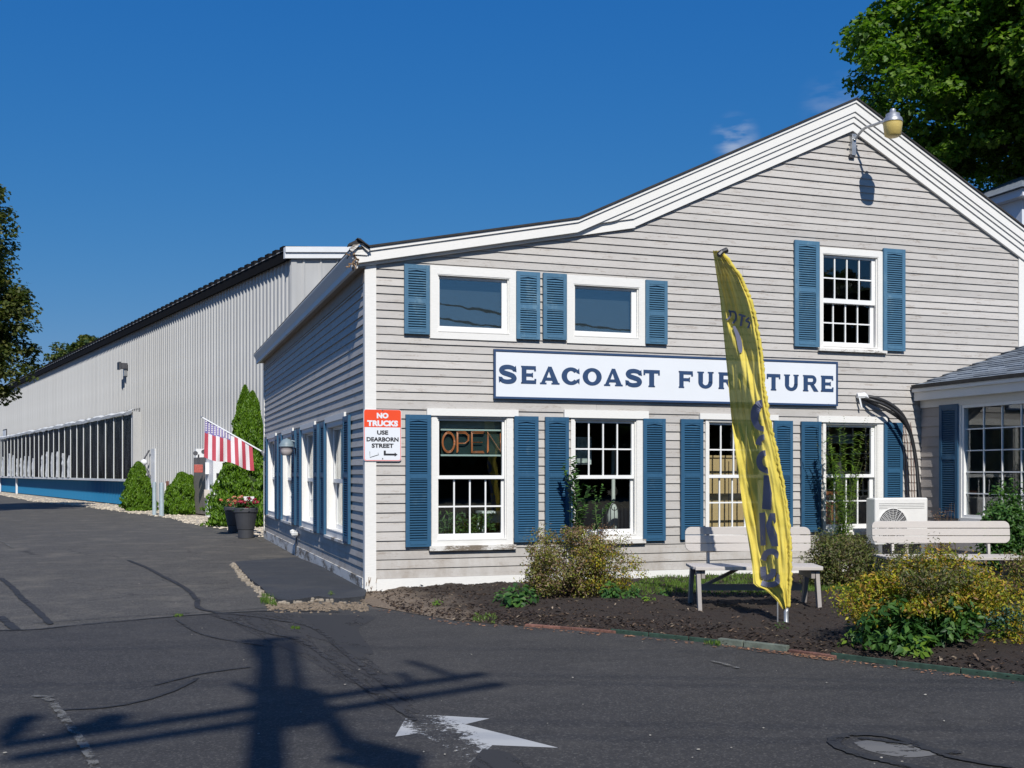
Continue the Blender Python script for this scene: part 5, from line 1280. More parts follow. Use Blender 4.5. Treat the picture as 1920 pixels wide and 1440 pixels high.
cs_ = np.array(cs_); link('foliage', leaf_mesh('foliage', cs_ - np.array(fern.location), rng.normal(size=cs_.shape) + [0, -.6, .6], .09, .018, M['green_leaf']), fern)
mb = MB(); mb.lathe([(0, 0), (.11, 0), (.15, .28), (.13, .28), (.12, .2)], tuple(fc), 14); obj('pot', mb, M['room'], fern)
def table_lamp(u, v0, v1, y, label, w0, w1, col, lift=True):
    c = P_Y(u, v1, y); t_ = P_Y(u, v0, y); lp = thing('table_lamp', (c.x, y, .12), label, 'lamp')
    mb = MB(); mb.lathe([(w1, 0), (w0, t_.z - c.z), (w0 - .006, t_.z - c.z), (w1 - .006, .002)], (c.x, y, c.z), 20); obj('lamp_shade', mb, col, lp, smooth=True)
    mb = MB(); mb.lathe([(.02, c.z + .05), (.015, c.z - .3), (.05, c.z - .42), (.08, c.z - .55), (.05, c.z - .7), (.09, .16), (.09, 0)], (c.x, y, .12 - .12), 14) if False else mb.lathe([(.09, .12), (.09, .16), (.04, max(.2, c.z - .7)), (.08, max(.3, c.z - .5)), (.04, c.z - .3), (.012, c.z - .2), (.012, c.z + .05)], (c.x, y, 0), 14)
    obj('base', mb, M['room'], lp, smooth=True); return lp
M['shade'] = simple('cream_lamp_shade', (.50, .52, .46), .8, .04, 4)
table_lamp(1573, 793, 832, .55, 'cream lamp shade inside the fourth ground floor window', .12, .21, M['shade'])
table_lamp(1436, 800, 828, .8, 'cream lamp shade inside the third ground floor window behind the banner', .12, .2, M['shade'])
# metal garden chair and white figure in window two
mb = MB(); cxx = onY(1152, .45); z0 = zY(1152, 984, .45); pth = arc(0, 0, .17, .20, 0, 180, 14)
ch = thing('iron_chair', (cxx, .45, .12), 'black wrought iron chair back seen in the second ground floor window', 'chair')
top = zY(1152, 942, .45); mb.tube([(cxx - .17, .45, .55)] + [(cxx + a, .45, top - .1 + b * .5) for a, b in reversed(pth)] + [(cxx + .17, .45, .55)], .010, 6)
for i in range(-2, 3): mb.tube([(cxx + i * .055, .45, .55), (cxx + i * .055, .45, top - .06)], .006, 5)
mb.tube([(cxx + .045 * math.cos(t / 12 * 6.283), .445, top - .06 + .045 * math.sin(t / 12 * 6.283)) for t in range(13)], .006, 5); obj('backrest', mb, M['black'], ch)
mb = MB(); mb.lathe([(0, 0), (.19, 0), (.19, .02), (0, .02)], (cxx, .62, .55), 18)
obj('seat', mb, M['black'], ch)
for sx2 in (-.14, .14):
    for yy in (.5, .74): mb = MB(); mb.tube([(cxx + sx2, yy, .55), (cxx + sx2 * 1.2, yy, .12)], .010, 6); obj('leg', mb, M['black'], ch)
mb = MB(); a = onY(1150, .8); mb.lathe([(.10, .12), (.03, .16), (.028, .60), (.075, .70), (.085, .85), (.05, .95), (.025, 1.0), (.025, 1.75), (.0, 1.8)], (a, .8, 0), 12)
obj('white_floor_lamp', mb, simple('off_white', (.45, .48, .46), .7), None, label='slim off white lamp column behind the iron chair in the second window', cat='lamp', smooth=True)
mb = MB(); a, b = P_Y(1082, 822, .5), P_Y(1107, 868, .5); mb.box(a.x, b.x, .5, .52, b.z, a.z); o = thing('framed_print', (a.x, .5, b.z), 'pale framed print at the left of the second window', 'picture'); obj('print', mb, simple('pale_print', (.33, .38, .36), .8, .5, 18), o)
mb = MB(); mb.box(a.x - .02, b.x + .02, .521, .54, b.z - .02, a.z + .02); obj('frame', mb, M['whitewood'], o)
# tan cabinet close behind window three
a0, a1 = onY(1329, .35), onY(1404, .35); zt = zY(1331, 858, .35)
cb = thing('tan_cabinet', ((a0 + a1) / 2, .6, .12), 'tan cabinet standing close behind the third ground floor window', 'cabinet'); M['tan'] = simple('tan_board', (.50, .35, .17), .7, .06, 3)
mb = MB(); mb.box(a0, a1, .36, .85, .12, zt); obj('body', mb, M['tan'], cb)
mb = MB(); mb.box(a0 - .02, a1 + .02, .34, .87, zt + .001, zt + .03); obj('top', mb, M['tan'], cb)
mb = MB(); mb.box((a0 + a1) / 2 - .004, (a0 + a1) / 2 + .004, .352, .359, .2, zt - .05); obj('door_gap', mb, M['black'], cb)
# chest in window four
mb = MB(); a = onY(1556, .45); mb.box(a - .1, a + .12, .4, .8, .12, 1.15); obj('wooden_dresser', mb, simple('reddish_wood', (.22, .075, .035), .5, .3, 5, mp=(1, 1, 6)), None, label='reddish wooden dresser edge in the fourth ground floor window', cat='dresser')
# red poster in a side window, painted lamp glass hint
mb = MB(sd); a = SW0 + SP + .41 + .3; mb.box(a, a + .75, -.17, -.165, 1.42, 2.0); obj('red_poster', mb, simple('red_print', (.45, .05, .06), .6, .6, 5), None, label='red and white poster inside the second side window', cat='poster')

# ---------------------------------------------------------------- flag on the side wall
fb = (-.02, L - .15, 1.84); ft = (-1.34, L - .15, 2.60)
fl = thing('wall_flag', fb, 'American flag hanging from an angled white pole at the far end of the side wall', 'flag')
mb = MB(); mb.tube([fb, ft], .016, 8); obj('pole', mb, M['ware_trim'], fl, smooth=True)
mb = MB(); mb.lathe([(0, -.02), (.025, 0), (0, .03)], ft, 8); obj('finial', mb, M['metal'], fl)
mb = MB(); mb.tube([(-.03, fb[1], fb[2] - .06), (-.09, fb[1], fb[2] + .05)], .03, 8); obj('bracket', mb, M['metal'], fl)
M['fl_red'] = simple('flag_red', (.48, .06, .09), .7, .06, 4); M['fl_white'] = simple('flag_white', (.76, .72, .74), .7, .04, 4); M['fl_blue'] = simple('flag_blue', (.20, .17, .40), .7, .1, 6)
fdn = .80; n_u, n_v = 52, 26
def flag_pt(s, t):           # s 0 at the tip .. 1 at the wall, t 0 at the pole .. 1 at the bottom
    a = Vector(ft).lerp(Vector(fb), .05 + .75 * s)
    drop = fdn * t * (1 - .36 * s); amp = .012 + .05 * t
    return Vector((a.x + .05 * t * (s - .3), a.y + amp * math.sin(s * 15 + t * 1.3) , a.z - .01 - drop - .03 * math.sin(s * 9) * t))
mb = MB(); vs = [flag_pt(i / n_u, j / n_v) for i in range(n_u + 1) for j in range(n_v + 1)]
k = n_v + 1; mb.add(vs, [])
for i in range(n_u):
    for j in range(n_v):
        st_ = int(i / n_u * 13); c = 0 if st_ % 2 == 0 else 1
        zc = (j + .5) / n_v * fdn
        if st_ < 7 and (j + .5) / n_v < .34 - .24 * (i / n_u): c = 2
        mb.f.append((i * k + j, (i + 1) * k + j, (i + 1) * k + j + 1, i * k + j + 1)); mb.m.append(c)
obj('cloth', mb, [M['fl_red'], M['fl_white'], M['fl_blue']], fl, smooth=True)
mb = MB()
for i in range(9):
    for j in range(5):
        s = (i + .5) / 9 * 7 / 13; t = (j + .5 + (.5 if i % 2 else 0)) / 5.5 * (.33 - .24 * s)
        c = flag_pt(s, t); pts_ = []
        for q in range(10): a = math.pi / 2 + q * math.pi / 5; r = .026 if q % 2 == 0 else .011; pts_.append((c.x + r * math.cos(a), c.y - .006, c.z + r * math.sin(a)))
        mb.add(pts_, [tuple(range(10))])
obj('stars', mb, M['fl_white'], fl, kind='stuff')

# ---------------------------------------------------------------- planters
M['pot'] = simple('charcoal_planter', (.045, .047, .055), .55, .15, 5)
M['petals_coral'] = leaf_mat('coral_petals', [(.55, .09, .04), (.60, .20, .10), (.65, .35, .25), (.45, .05, .04)], .3)
M['petals_red'] = leaf_mat('crimson_petals', [(.35, .015, .04), (.45, .03, .07), (.28, .02, .05)], .3)
def planter(u, vb, w, hgt, label, flabel, pm, seed):
    p = P_Z(u, vb, 0); t = thing('planter_pot', tuple(p), label, 'planter', group='charcoal planters by the side wall')
    mb = MB(); r = w / 2; mb.lathe([(r * .62, 0), (r * .66, .01), (r * .68, hgt * .28), (r * .73, hgt * .30), (r * .96, hgt * .84), (r * 1.04, hgt * .86), (r * 1.04, hgt * .97), (r, hgt), (r * .9, hgt), (r * .88, hgt - .06), (0, hgt - .06)], tuple(p), 26); obj('pot', mb, M['pot'], t, smooth=False)
    f = thing('flowering_plant', (p.x, p.y, hgt - .05), flabel, 'flowers'); c = np.array([p.x, p.y, hgt + .05])
    n = 500; pts_ = c + rng.normal(size=(n, 3)) * [r * .5, r * .5, .06]; link('foliage', leaf_mesh('foliage', pts_ - np.array(f.location), rng.normal(size=(n, 3)) + [0, 0, 1], .07, .035, M['green_leaf']), f)
    n = 26; cc = c + rng.normal(size=(n, 3)) * [r * .5, r * .45, .05] + [0, 0, .05]; q, d = clump_points(cc, [.045] * n, 22, .7)
    link('blossoms', leaf_mesh('blossoms', q - np.array(f.location), d + [0, -.3, .5], .05, .045, pm), f); return t
planter(461, 1009, .50, .66, 'front charcoal planter pot with crimson flowers by the side wall', 'crimson flowers in the front charcoal planter', M['petals_red'], 1)
planter(441, 999, .50, .62, 'rear charcoal planter pot with coral flowers behind the front one', 'coral and white flowers in the rear charcoal planter', M['petals_coral'], 2)
mb = MB(); p = P_Z(465, 1001, 0); mb.box(p.x - .08, p.x + .16, p.y + .25, p.y + .27, .68, .86); obj('plant_tag_board', mb, M['fl_white'], None, label='small white card standing among the planter flowers', cat='card')

# ---------------------------------------------------------------- fittings along the warehouse
M['bollard'] = simple('blue_grey_bollard', (.27, .33, .36), .6, .12, 8); M['bollard_rust'] = simple('rusty_post', (.14, .06, .04), .85, .3, 14)
for u, vb, vt, r, lb, mt in ((289.5, 966, 904, .065, 'left blue grey pipe bollard on the gravel between two round shrubs', 'bollard'), (303, 968, 905, .07, 'right blue grey pipe bollard beside the rusty post', 'bollard')):
    p = P_Z(u, vb, 0); d = CAMZ * F / (vb - HOR); h_ = (HOR - vt) / F * d + CAMZ
    mb = MB(); mb.lathe([(r, -.1), (r, h_ - .03), (r * .8, h_), (0, h_ + .01)], tuple(p), 16)
    obj('bollard', mb, M[mt], None, label=lb, cat='bollard', group='pipe bollards on the gravel', smooth=True)
p = P_Z(314, 962, 0); t = thing('marker_post', tuple(p), 'thin rusty brown post on a white stake by the right bollard', 'post')
mb = MB(); mb.box(p.x - .05, p.x + .05, p.y - .04, p.y + .04, .62, 1.12); obj('rusty_top', mb, M['bollard_rust'], t)
mb = MB(); mb.box(p.x - .075, p.x - .052, p.y - .02, p.y + .02, -.1, 1.05); obj('stake', mb, M['ware_trim'], t)
# white wall hatch with flood light
s = s_of(288); t = thing('wall_flood_light', wp(s, .05, 1.9), 'white ball flood light on a white backboard above the left round shrub', 'lamp')
mb = MB(wp); mb.box(s - .5, s + .15, .04, .08, .6, 2.35); obj('backboard', mb, M['ware_trim'], t)
mb = MB(); c = wp(s + .28, .30, 1.82); mb.lathe([(0, -.13), (.10, -.08), (.14, 0), (.10, .09), (0, .13)], c, 14); obj('globe', mb, M['ware_trim'], t, smooth=True)
mb = MB(); mb.tube([wp(s + .28, .30, 1.70), wp(s + .1, .08, 1.2)], .04, 8); mb.tube([wp(s + .28, .30, 1.95), wp(s + .25, .10, 2.3)], .03, 8); obj('arm', mb, M['metal_dark'], t)
# utility cabinet, meter post, alarm box
def wd_pt(u, v, off): 
    s_ = s_of(u); q = Vector(wp(s_, off, 0)); d = (q.x - CAMX) * SN + (q.y - CAMY) * CS
    return s_, (HOR - v) / F * d + CAMZ
s0_, z1_ = wd_pt(384, 858, .3); s1_, _ = wd_pt(410, 858, .3)
t = thing('utility_cabinet', wp((s0_ + s1_) / 2, .2, 0), 'tall grey brown metal utility cabinet against the warehouse wall', 'cabinet')
mb = MB(wp); mb.box(s1_, s0_, .06, .38, .05, z1_); obj('case', mb, simple('taupe_metal', (.19, .17, .155), .55, .1, 3), t, bevel=.01)
mb = MB(wp); mb.box(s0_, s0_ + .16, .04, .30, .0, z1_ + .3); obj('edge_post', mb, M['ware_trim'], t)
s2b, zz = wd_pt(411, 866, .3); s3b, _ = wd_pt(426, 866, .3)
t = thing('white_wall_duct', wp((s2b + s3b) / 2, .2, 0), 'broad white vertical duct right of the utility cabinet', 'duct')
mb = MB(wp); mb.box(s3b, s2b, .06, .45, .0, 2.6); obj('duct', mb, M['ware_trim'], t, bevel=.01)
mb = MB(wp); mb.box(s3b - .012, s3b - .002, .2, .35, 1.25, 1.4); obj('handle', mb, M['black'], t)
pm_ = P_Z(391, 969, 0); d_ = CAMZ * F / (969 - HOR); zq = lambda v: (HOR - v) / F * d_ + CAMZ
t = thing('meter_post', tuple(pm_), 'white conduit post with small meter box in front of the utility cabinet', 'post')
mb = MB(); mb.tube([pm_ - Vector((0, 0, .1)), pm_ + Vector((0, 0, zq(933)))], .045, 10); mb.tube([pm_ + Vector((0, .02, zq(918))), pm_ + Vector((.03, .03, zq(890)))], .03, 8); obj('conduit', mb, M['ware_trim'], t)
mb = MB(); mb.box(pm_.x - .14, pm_.x + .13, pm_.y - .10, pm_.y + .08, zq(933), zq(918)); obj('meter_box', mb, simple('beige_enamel', (.48, .44, .39), .5), t, bevel=.01)
mb = MB(); mb.box(pm_.x - .10, pm_.x + .18, pm_.y - .02, pm_.y + .16, zq(889), zq(867)); obj('white_box', mb, M['ware_trim'], t); mb = MB(); mb.box(pm_.x + .18, pm_.x + .23, pm_.y - .03, pm_.y + .16, zq(889), zq(866)); obj('box_side', mb, M['metal_dark'], t)
p2 = pm_ + Vector((-.30, .1, 0)); t = thing('alarm_box', (p2.x, p2.y, zq(885)), 'faded red alarm box with two small horn lamps at the warehouse wall', 'alarm')
mb = MB(); mb.box(p2.x - .14, p2.x + .13, p2.y, p2.y + .16, zq(886), zq(871)); obj('box', mb, simple('faded_red_enamel', (.40, .09, .07), .5, .3, 20), t, bevel=.01)
mb = MB(); mb.tube([(p2.x - .0, p2.y + .08, zq(872)), (p2.x + .0, p2.y + .08, zq(852))], .025, 8); obj('stem', mb, M['metal_dark'], t)
for dx_, dz_ in ((-.10, 0), (.15, .05)):
    mb = MB(); mb.tube([(p2.x + dx_, p2.y - .06, zq(850) + dz_), (p2.x + dx_, p2.y + .10, zq(850) + dz_)], [.075, .05], 10); obj('horn_lamp', mb, M['metal_dark'], t)

# ---------------------------------------------------------------- flower bed, kerb pad
out_px = [(676, 1128), (690, 1136), (760, 1149), (860, 1166), (1000, 1176), (1145, 1187), (1300, 1203), (1470, 1222), (1640, 1245), (1780, 1261), (1920, 1279), (2150, 1305)]
outer = [P_Z(u, v, 0) for u, v in out_px]; outer[0] = Vector((-.06, -.30, 0)) if False else outer[0]
def bed_outer_y(x):
    return lerp_tab([(p.x, p.y) for p in outer], x)
def bed_z(x, y):
    yo = bed_outer_y(x); t = max(0, min(1, (y - yo) / .5)); e = max(0, min(1, (x + .1) / .8))
    return .008 + (.065 * min(t, 1) + .02 * math.sin(x * 2.3) * math.sin(y * 3.1) * t + .012 * math.sin(x * 11) * math.sin(y * 13) * t) * e
from mathutils import noise as mnoise
mb = MB(); nx, nyy = 230, 60; x0b, x1b = outer[0].x, WX + .1; vs = []
for i in range(nx + 1):
    x = x0b + (x1b - x0b) * i / nx; yo = bed_outer_y(x)
    for j in range(nyy + 1):
        y = yo + (-.002 - yo) * j / nyy
        vs.append((x, y, bed_z(x, y) + (0 if j == 0 else .018 * mnoise.noise((x * 9, y * 9, 0)) + .012 * mnoise.noise((x * 28, y * 28, 3)))))
k = nyy + 1; mb.add(vs, [(i * k + j, (i + 1) * k + j, (i + 1) * k + j + 1, i * k + j + 1) for i in range(nx) for j in range(nyy)])
m, nt, b = new_mat('bed_soil'); tc = N(nt, 'ShaderNodeTexCoord'); sx = N(nt, 'ShaderNodeSeparateXYZ'); nt.links.new(tc.outputs['Object'], sx.inputs[0])
n1 = noise(nt, 55, 6, tc.outputs['Object'], .75); n2 = noise(nt, 2.5, 5, tc.outputs['Object'])
mul = mixc(nt, rampf(nt, n1, .3, .75), (.012, .008, .006), (.06, .040, .028)); snd = mixc(nt, rampf(nt, n1, .3, .7), (.12, .085, .06), (.27, .21, .15))
ad = N(nt, 'ShaderNodeMath', operation='MULTIPLY_ADD'); nt.links.new(n2, ad.inputs[0]); ad.inputs[1].default_value = 1.2; nt.links.new(sx.outputs['X'], ad.inputs[2])
nt.links.new(mixc(nt, rampf(nt, ad.outputs[0], .75, 1.35), snd, mul), b.inputs['Base Color']); b.inputs['Roughness'].default_value = .95; bump(nt, b, n1, 1., .02)
obj('flower_bed', mb, m, None, kind='structure', smooth=False)
def in_bed(R):
    x = R.uniform(x0b + .2, WX); yo = bed_outer_y(x); y = R.uniform(yo, -.05); return x, y
R = random.Random(31); mb = MB()
for i in range(9000):
    x, y = in_bed(R)
    if R.random() < .5: y = bed_outer_y(x) + abs(R.gauss(0, .45))
    if y > -.02: continue
    z = bed_z(x, y) + .004; s = R.uniform(.008, .028); a = R.uniform(0, 6.28); w_ = s * R.uniform(.25, .5); tl = R.uniform(-.5, .5)
    d = Vector((math.cos(a), math.sin(a), tl)) * s; n_ = Vector((-math.sin(a), math.cos(a), R.uniform(-.3, .3))) * w_
    c = Vector((x, y, z + abs(tl) * s)); up_ = Vector((0, 0, .004)); mb.cur = 0 if R.random() < .78 else (1 if R.random() < .8 else 2)
    mb.add([c - d, c + n_ * .8 - d * .2 + up_, c + d, c - n_ + d * .1 + up_, c - up_ * 1.5], [(0, 1, 2, 3), (0, 4, 1), (1, 4, 2), (2, 4, 3), (3, 4, 0)])
obj('mulch_chips', mb, [simple('dark_chip', (.04, .026, .02), .9, .5, 60), simple('mid_chip', (.13, .085, .055), .9, .4, 60), simple('pale_chip', (.30, .23, .16), .9, .3, 60)], None, kind='stuff')
# edging: green plastic and rusty brick lengths
M['edge_green'] = simple('green_plastic_edging', (.025, .055, .038), .8, .5, 14); M['edge_brick'] = simple('worn_brick', (.16, .075, .055), .9, .35, 25, bmp=.6, rnd=.25); M['edge_grey'] = simple('mossy_timber', (.13, .15, .12), .9, .35, 14, bmp=.5)
def edge_piece(u0, v0, u1, v1, name, mat, h=.05, w=.045):
    p, q = P_Z(u0, v0, .0), P_Z(u1, v1, .0); mb = MB(); mb.beam(p + Vector((0, 0, h / 2)), q + Vector((0, 0, h / 2)), w, h + .01); return obj(name, mb, mat, edging, bevel=.006)
edging = thing('bed_edging', tuple(P_Z(1300, 1203, 0)), 'low border of green plastic, brick and timber along the front of the flower bed', 'edging')
R = random.Random(2); u = 985.
def ov(u): return lerp_tab(out_px, u)
while u < 1145: u2 = u + R.uniform(20, 34); edge_piece(u + 1, ov(u), u2, ov(u2), 'brick', M['edge_brick'], .022, .045); u = u2
for a, b in ((1145, 1215), (1217, 1290), (1292, 1345)): edge_piece(a, ov(a), b, ov(b), 'plastic_strip', M['edge_green'], .035, .016)
for a, b in ((1348, 1395), (1397, 1478)): edge_piece(a, ov(a) - 1, b, ov(b) - 1, 'timber', M['edge_grey'], .045, .055)
u = 1480
while u < 1555: u2 = u + R.uniform(18, 26); edge_piece(u + 1, ov(u), u2, ov(u2), 'brick', M['edge_brick'], .022, .05); u = u2
for a, b in ((1558, 1680), (1682, 1800), (1802, 1960)): edge_piece(a, ov(a), b, ov(b), 'plastic_strip', M['edge_green'], .04, .016)
R = random.Random(77); mb = MB()
for i in range(420):                                   # dry litter swept against the edge
    u = R.uniform(700, 1920) if i % 3 else R.uniform(1380, 1560); p = P_Z(u, ov(u) + R.uniform(0, 6), .008); s = R.uniform(.008, .022); a = R.uniform(0, 6.28)
    mb.add([p + Vector((math.cos(a + q) * s, math.sin(a + q) * s * .6, R.uniform(0, .008))) for q in (0, 1.7, 3.2, 4.8)], [(0, 1, 2, 3)])
obj('leaf_litter', mb, simple('dry_leaf', (.26, .13, .07), .9, .5, 30), None, kind='stuff')
# pad beside the side wall with its broken rim
pad_px = [(440, 1059), (455, 1077), (470, 1093), (490, 1108), (502, 1122), (520, 1131), (545, 1134), (597, 1126), (640, 1131), (684, 1126)]
pp = [P_Z(u, v, 0) for u, v in pad_px] + [Vector((-.03, -.12, 0)), Vector((-.03, 3.1, 0)), P_Z(556, 1050, 0)]
mb = MB(); mb.prism([(p.x, p.y) for p in pp], lambda a, b, h: (a, b, h), -.02, .05); obj('paved_pad', mb, M['asphalt_pad'], None, kind='structure')
M['broken'] = simple('broken_concrete', (.30, .255, .20), .95, .35, 22, bmp=1., fine=50)
R = random.Random(15)
rim = [P_Z(u, v, 0) for u, v in pad_px[:-1]]
rimo = thing('broken_concrete_rim', tuple(rim[5]), 'crumbling pale concrete rim along the asphalt pad by the side wall', 'kerb')
for a, b in zip(rim, rim[1:]):
    n_ = max(3, int((b - a).length / .028))
    for i in range(n_):
        c = a.lerp(b, (i + .5) / n_) + Vector((R.uniform(-.06, .06), R.uniform(-.07, .07), 0)); r = R.uniform(.012, .05); k = R.randint(5, 7)
        poly = [(c.x + r * R.uniform(.7, 1.2) * math.cos(6.283 * q / k), c.y + r * R.uniform(.5, .9) * math.sin(6.283 * q / k)) for q in range(k)]
        mb = MB(); mb.prism(poly, lambda x, y, h: (x, y, h), -.01, R.uniform(.008, .05)); obj('chunk', mb, M['broken'], rimo, bevel=.012)
mb = MB()
for i in range(900):
    t = R.random(); p = P_Z(500 + 190 * t, R.gauss(1137, 4.5), .006); s = R.uniform(.006, .02)
    mb.lathe([(0, -s * .4), (s, 0), (s * .6, s * .6), (0, s * .7)], p, 5, R.uniform(.6, 1.6), 1)
obj('loose_gravel', mb, M['sand'], None, kind='stuff')

# ---------------------------------------------------------------- plants
def shrub(name, u0, u1, vt, vb, mat, label, leafL, leafW, n, per=40, crad=.12, depth=.75, cat='shrub', inner=.45, rough=.2, stems=26, trim_y=None, lean=None, topn=1.0):
    """a rounded shrub whose base stands where the picture shows it"""
    um = (u0 + u1) / 2; base = P_Z(um, vb, .05); d = (CAMZ - .05) * F / (vb - HOR); w = (u1 - u0) / F * d; base = base + Vector((ray(um)[0], ray(um)[1], 0)).normalized() * w * .5 * depth
    d2 = d + w * .5 * depth; h_ = (HOR - vt) / F * d2 + CAMZ - .05
    w *= d2 / d
    c = np.array([base.x, base.y, .05 + h_ * .48]); r = np.array([w * .5, w * .5 * depth, h_ * .52])
    t = thing(name, (base.x, base.y, .05), label, cat)
    cc = blob_clumps(c, r - crad * .5, n, inner, rough); cc = cc[cc[:, 2] > .08]
    if trim_y is not None: cc = cc[cc[:, 1] < trim_y]
    q, dd = clump_points(cc, crad * (.6 + .8 * rng.random(len(cc))), per, .8); ok = q[:, 2] > .05; q, dd = q[ok], dd[ok]
    if trim_y is not None: ok = q[:, 1] < trim_y + .05; q, dd = q[ok], dd[ok]
    nr_ = dd * .6 + rng.normal(size=q.shape) * .6 + [0, -.15, .55]
    me = leaf_mesh('foliage', q - np.array([base.x, base.y, .05]), nr_, leafL * (.6 + .8 * rng.random(len(q))), leafW * (.6 + .8 * rng.random(len(q))), mat, .25)
    link('foliage', me, t); mb = MB(); R = random.Random(int(um))
    for i in range(stems):
        tg = Vector(cc[R.randrange(len(cc))]) + Vector((R.uniform(-.1, .1), R.uniform(-.1, .1), R.uniform(0, .12))); s0 = Vector((base.x + R.uniform(-.12, .12), base.y + R.uniform(-.1, .1), .0))
        mb.tube([s0, s0.lerp(tg, .5) + Vector((0, 0, .06)), tg], [.007, .005, .0015], 5)
    obj('stems', mb, M['stem'], t, kind='stuff'); return t, c, r
def add_tufts(t, mat, pts_, L_, W_, name='tips', per=30, crad=.08):
    q, dd = clump_points(pts_, [crad] * len(pts_), per, .9); link(name, leaf_mesh(name, q - np.array(t.location), dd + rng.normal(size=q.shape) * .6 + [0, -.1, .4], L_, W_, mat), t)
t, c, r = shrub('spirea_shrub', 962, 1190, 990, 1128, M['spirea'], 'left bronze and yellow shrub in front of the second window', .032, .014, 330, 50, .11, .7, trim_y=-.1, stems=40)
add_tufts(t, M['brown_leaf'], blob_clumps((c[0] + .25, c[1] + .05, c[2] + r[2] * .85), (.42, .25, .14), 34, .2), .026, .010, 'russet_tips', 34, .07)
add_tufts(t, M['spirea_gold'], blob_clumps((c[0] + .3, c[1] - r[1] * .55, c[2] - .02), (.42, .2, .28), 46, .3), .030, .013, 'golden_leaves', 36, .08)
t, c, r = shrub('mixed_shrub', 1500, 1655, 992, 1112, M['olive_leaf'], 'dull brown green shrub between the two benches', .036, .014, 240, 50, .12, .7, trim_y=-.3, stems=50)
t, c, r = shrub('golden_spirea', 1572, 1905, 1026, 1222, M['spirea_gold'], 'large golden yellow spirea bush at the front right of the bed', .034, .015, 480, 50, .11, .7, stems=60)
add_tufts(t, M['olive_leaf'], blob_clumps((c[0] - .15, c[1], c[2] + r[2] * .75), (.5, .3, .16), 50, .3), .026, .010, 'bronze_leaves', 34, .09)
add_tufts(t, M['spirea_gold'], blob_clumps((c[0] + .5, c[1] - .3, c[2] - .1), (.3, .25, .35), 44, .3), .032, .014, 'golden_leaves', 36, .10)
add_tufts(t, M['green_leaf'], blob_clumps((c[0] - r[0] * .62, c[1] - r[1] * .55, .22), (.34, .25, .24), 60, .2), .075, .036, 'broad_leaves', 12, .10)
add_tufts(t, M['green_leaf'], blob_clumps((c[0] - r[0] * .15, c[1] - r[1] * .85, .28), (.25, .15, .14), 26, .2), .075, .036, 'broad_leaves', 12, .09)
add_tufts(t, M['spirea_gold'], blob_clumps((c[0] - r[0] * .45, c[1] - r[1] * .85, c[2] - .02), (.36, .14, .07), 30, .2), .036, .017, 'golden_leaves', 34, .07)
add_tufts(t, M['olive_leaf'], blob_clumps((c[0] - r[0] * .3, c[1] - r[1] * .8, c[2] + .16), (.36, .14, .12), 34, .2), .036, .015, 'olive_leaves', 34, .08)
t, c, r = shrub('rose_bush', 1832, 1935, 912, 1103, M['green_leaf'], 'light green rose bush in front of the wing window', .055, .032, 170, 30, .14, .7, stems=30)
t, c, r = shrub('bronze_shrub', 1870, 2060, 1010, 1140, M['spirea'], 'rust and yellow shrub at the right edge of the bed', .032, .014, 150, 44, .11, .7, stems=30)
t, c, r = shrub('coral_bells', 1838, 1935, 1128, 1186, M['blue_leaf'], 'low blue green plant at the right edge of the bed', .035, .022, 60, 26, .07, .7, cat='plant', stems=6)
t, c, r = shrub('pink_twiggy_plant', 1742, 1800, 925, 1098, M['brown_leaf'], 'thin twiggy plant with reddish flowers beside the white outdoor unit', .028, .012, 30, 16, .09, .6, cat='plant', inner=.2, stems=40)
def rosette(name, u, v, nl, L_, W_, mat, label, rise=.6, spread=1.0, group=None):
    p = P_Z(u, v, .05); n = int(nl * 2.0); R_ = L_ * 1.55 * spread; H_ = L_ * 2.2 * rise * 1.4
    d = rng.normal(size=(n, 3)); d[:, 2] = abs(d[:, 2]); d /= np.linalg.norm(d, axis=1)[:, None]; rr = rng.random(n) ** .4
    off = d * rr[:, None] * [R_, R_ * .8, H_]; cs2 = np.array(p) + off + [0, 0, .01]
    ns = d * .7 + rng.normal(size=(n, 3)) * .35 + [0, -.25, .55]; dr = d * [1, 1, .2] + [0, 0, -.15]; ll_ = L_ * .75 * (.5 + .8 * rng.random(n))
    t = thing(name, tuple(p), label, 'plant', group=group); link('foliage', leaf_mesh('foliage', cs2 - np.array(p), ns, ll_, ll_ * W_, mat, .14, droop=dr, lobes=False), t)
    mb = MB(); R = random.Random(n)
    for i in range(6): q = Vector(cs2[R.randrange(n)]); mb.tube([Vector(p) - Vector((0, 0, .03)), q], .003, 4)
    obj('stems', mb, M['green_stem'], t, kind='stuff'); return t
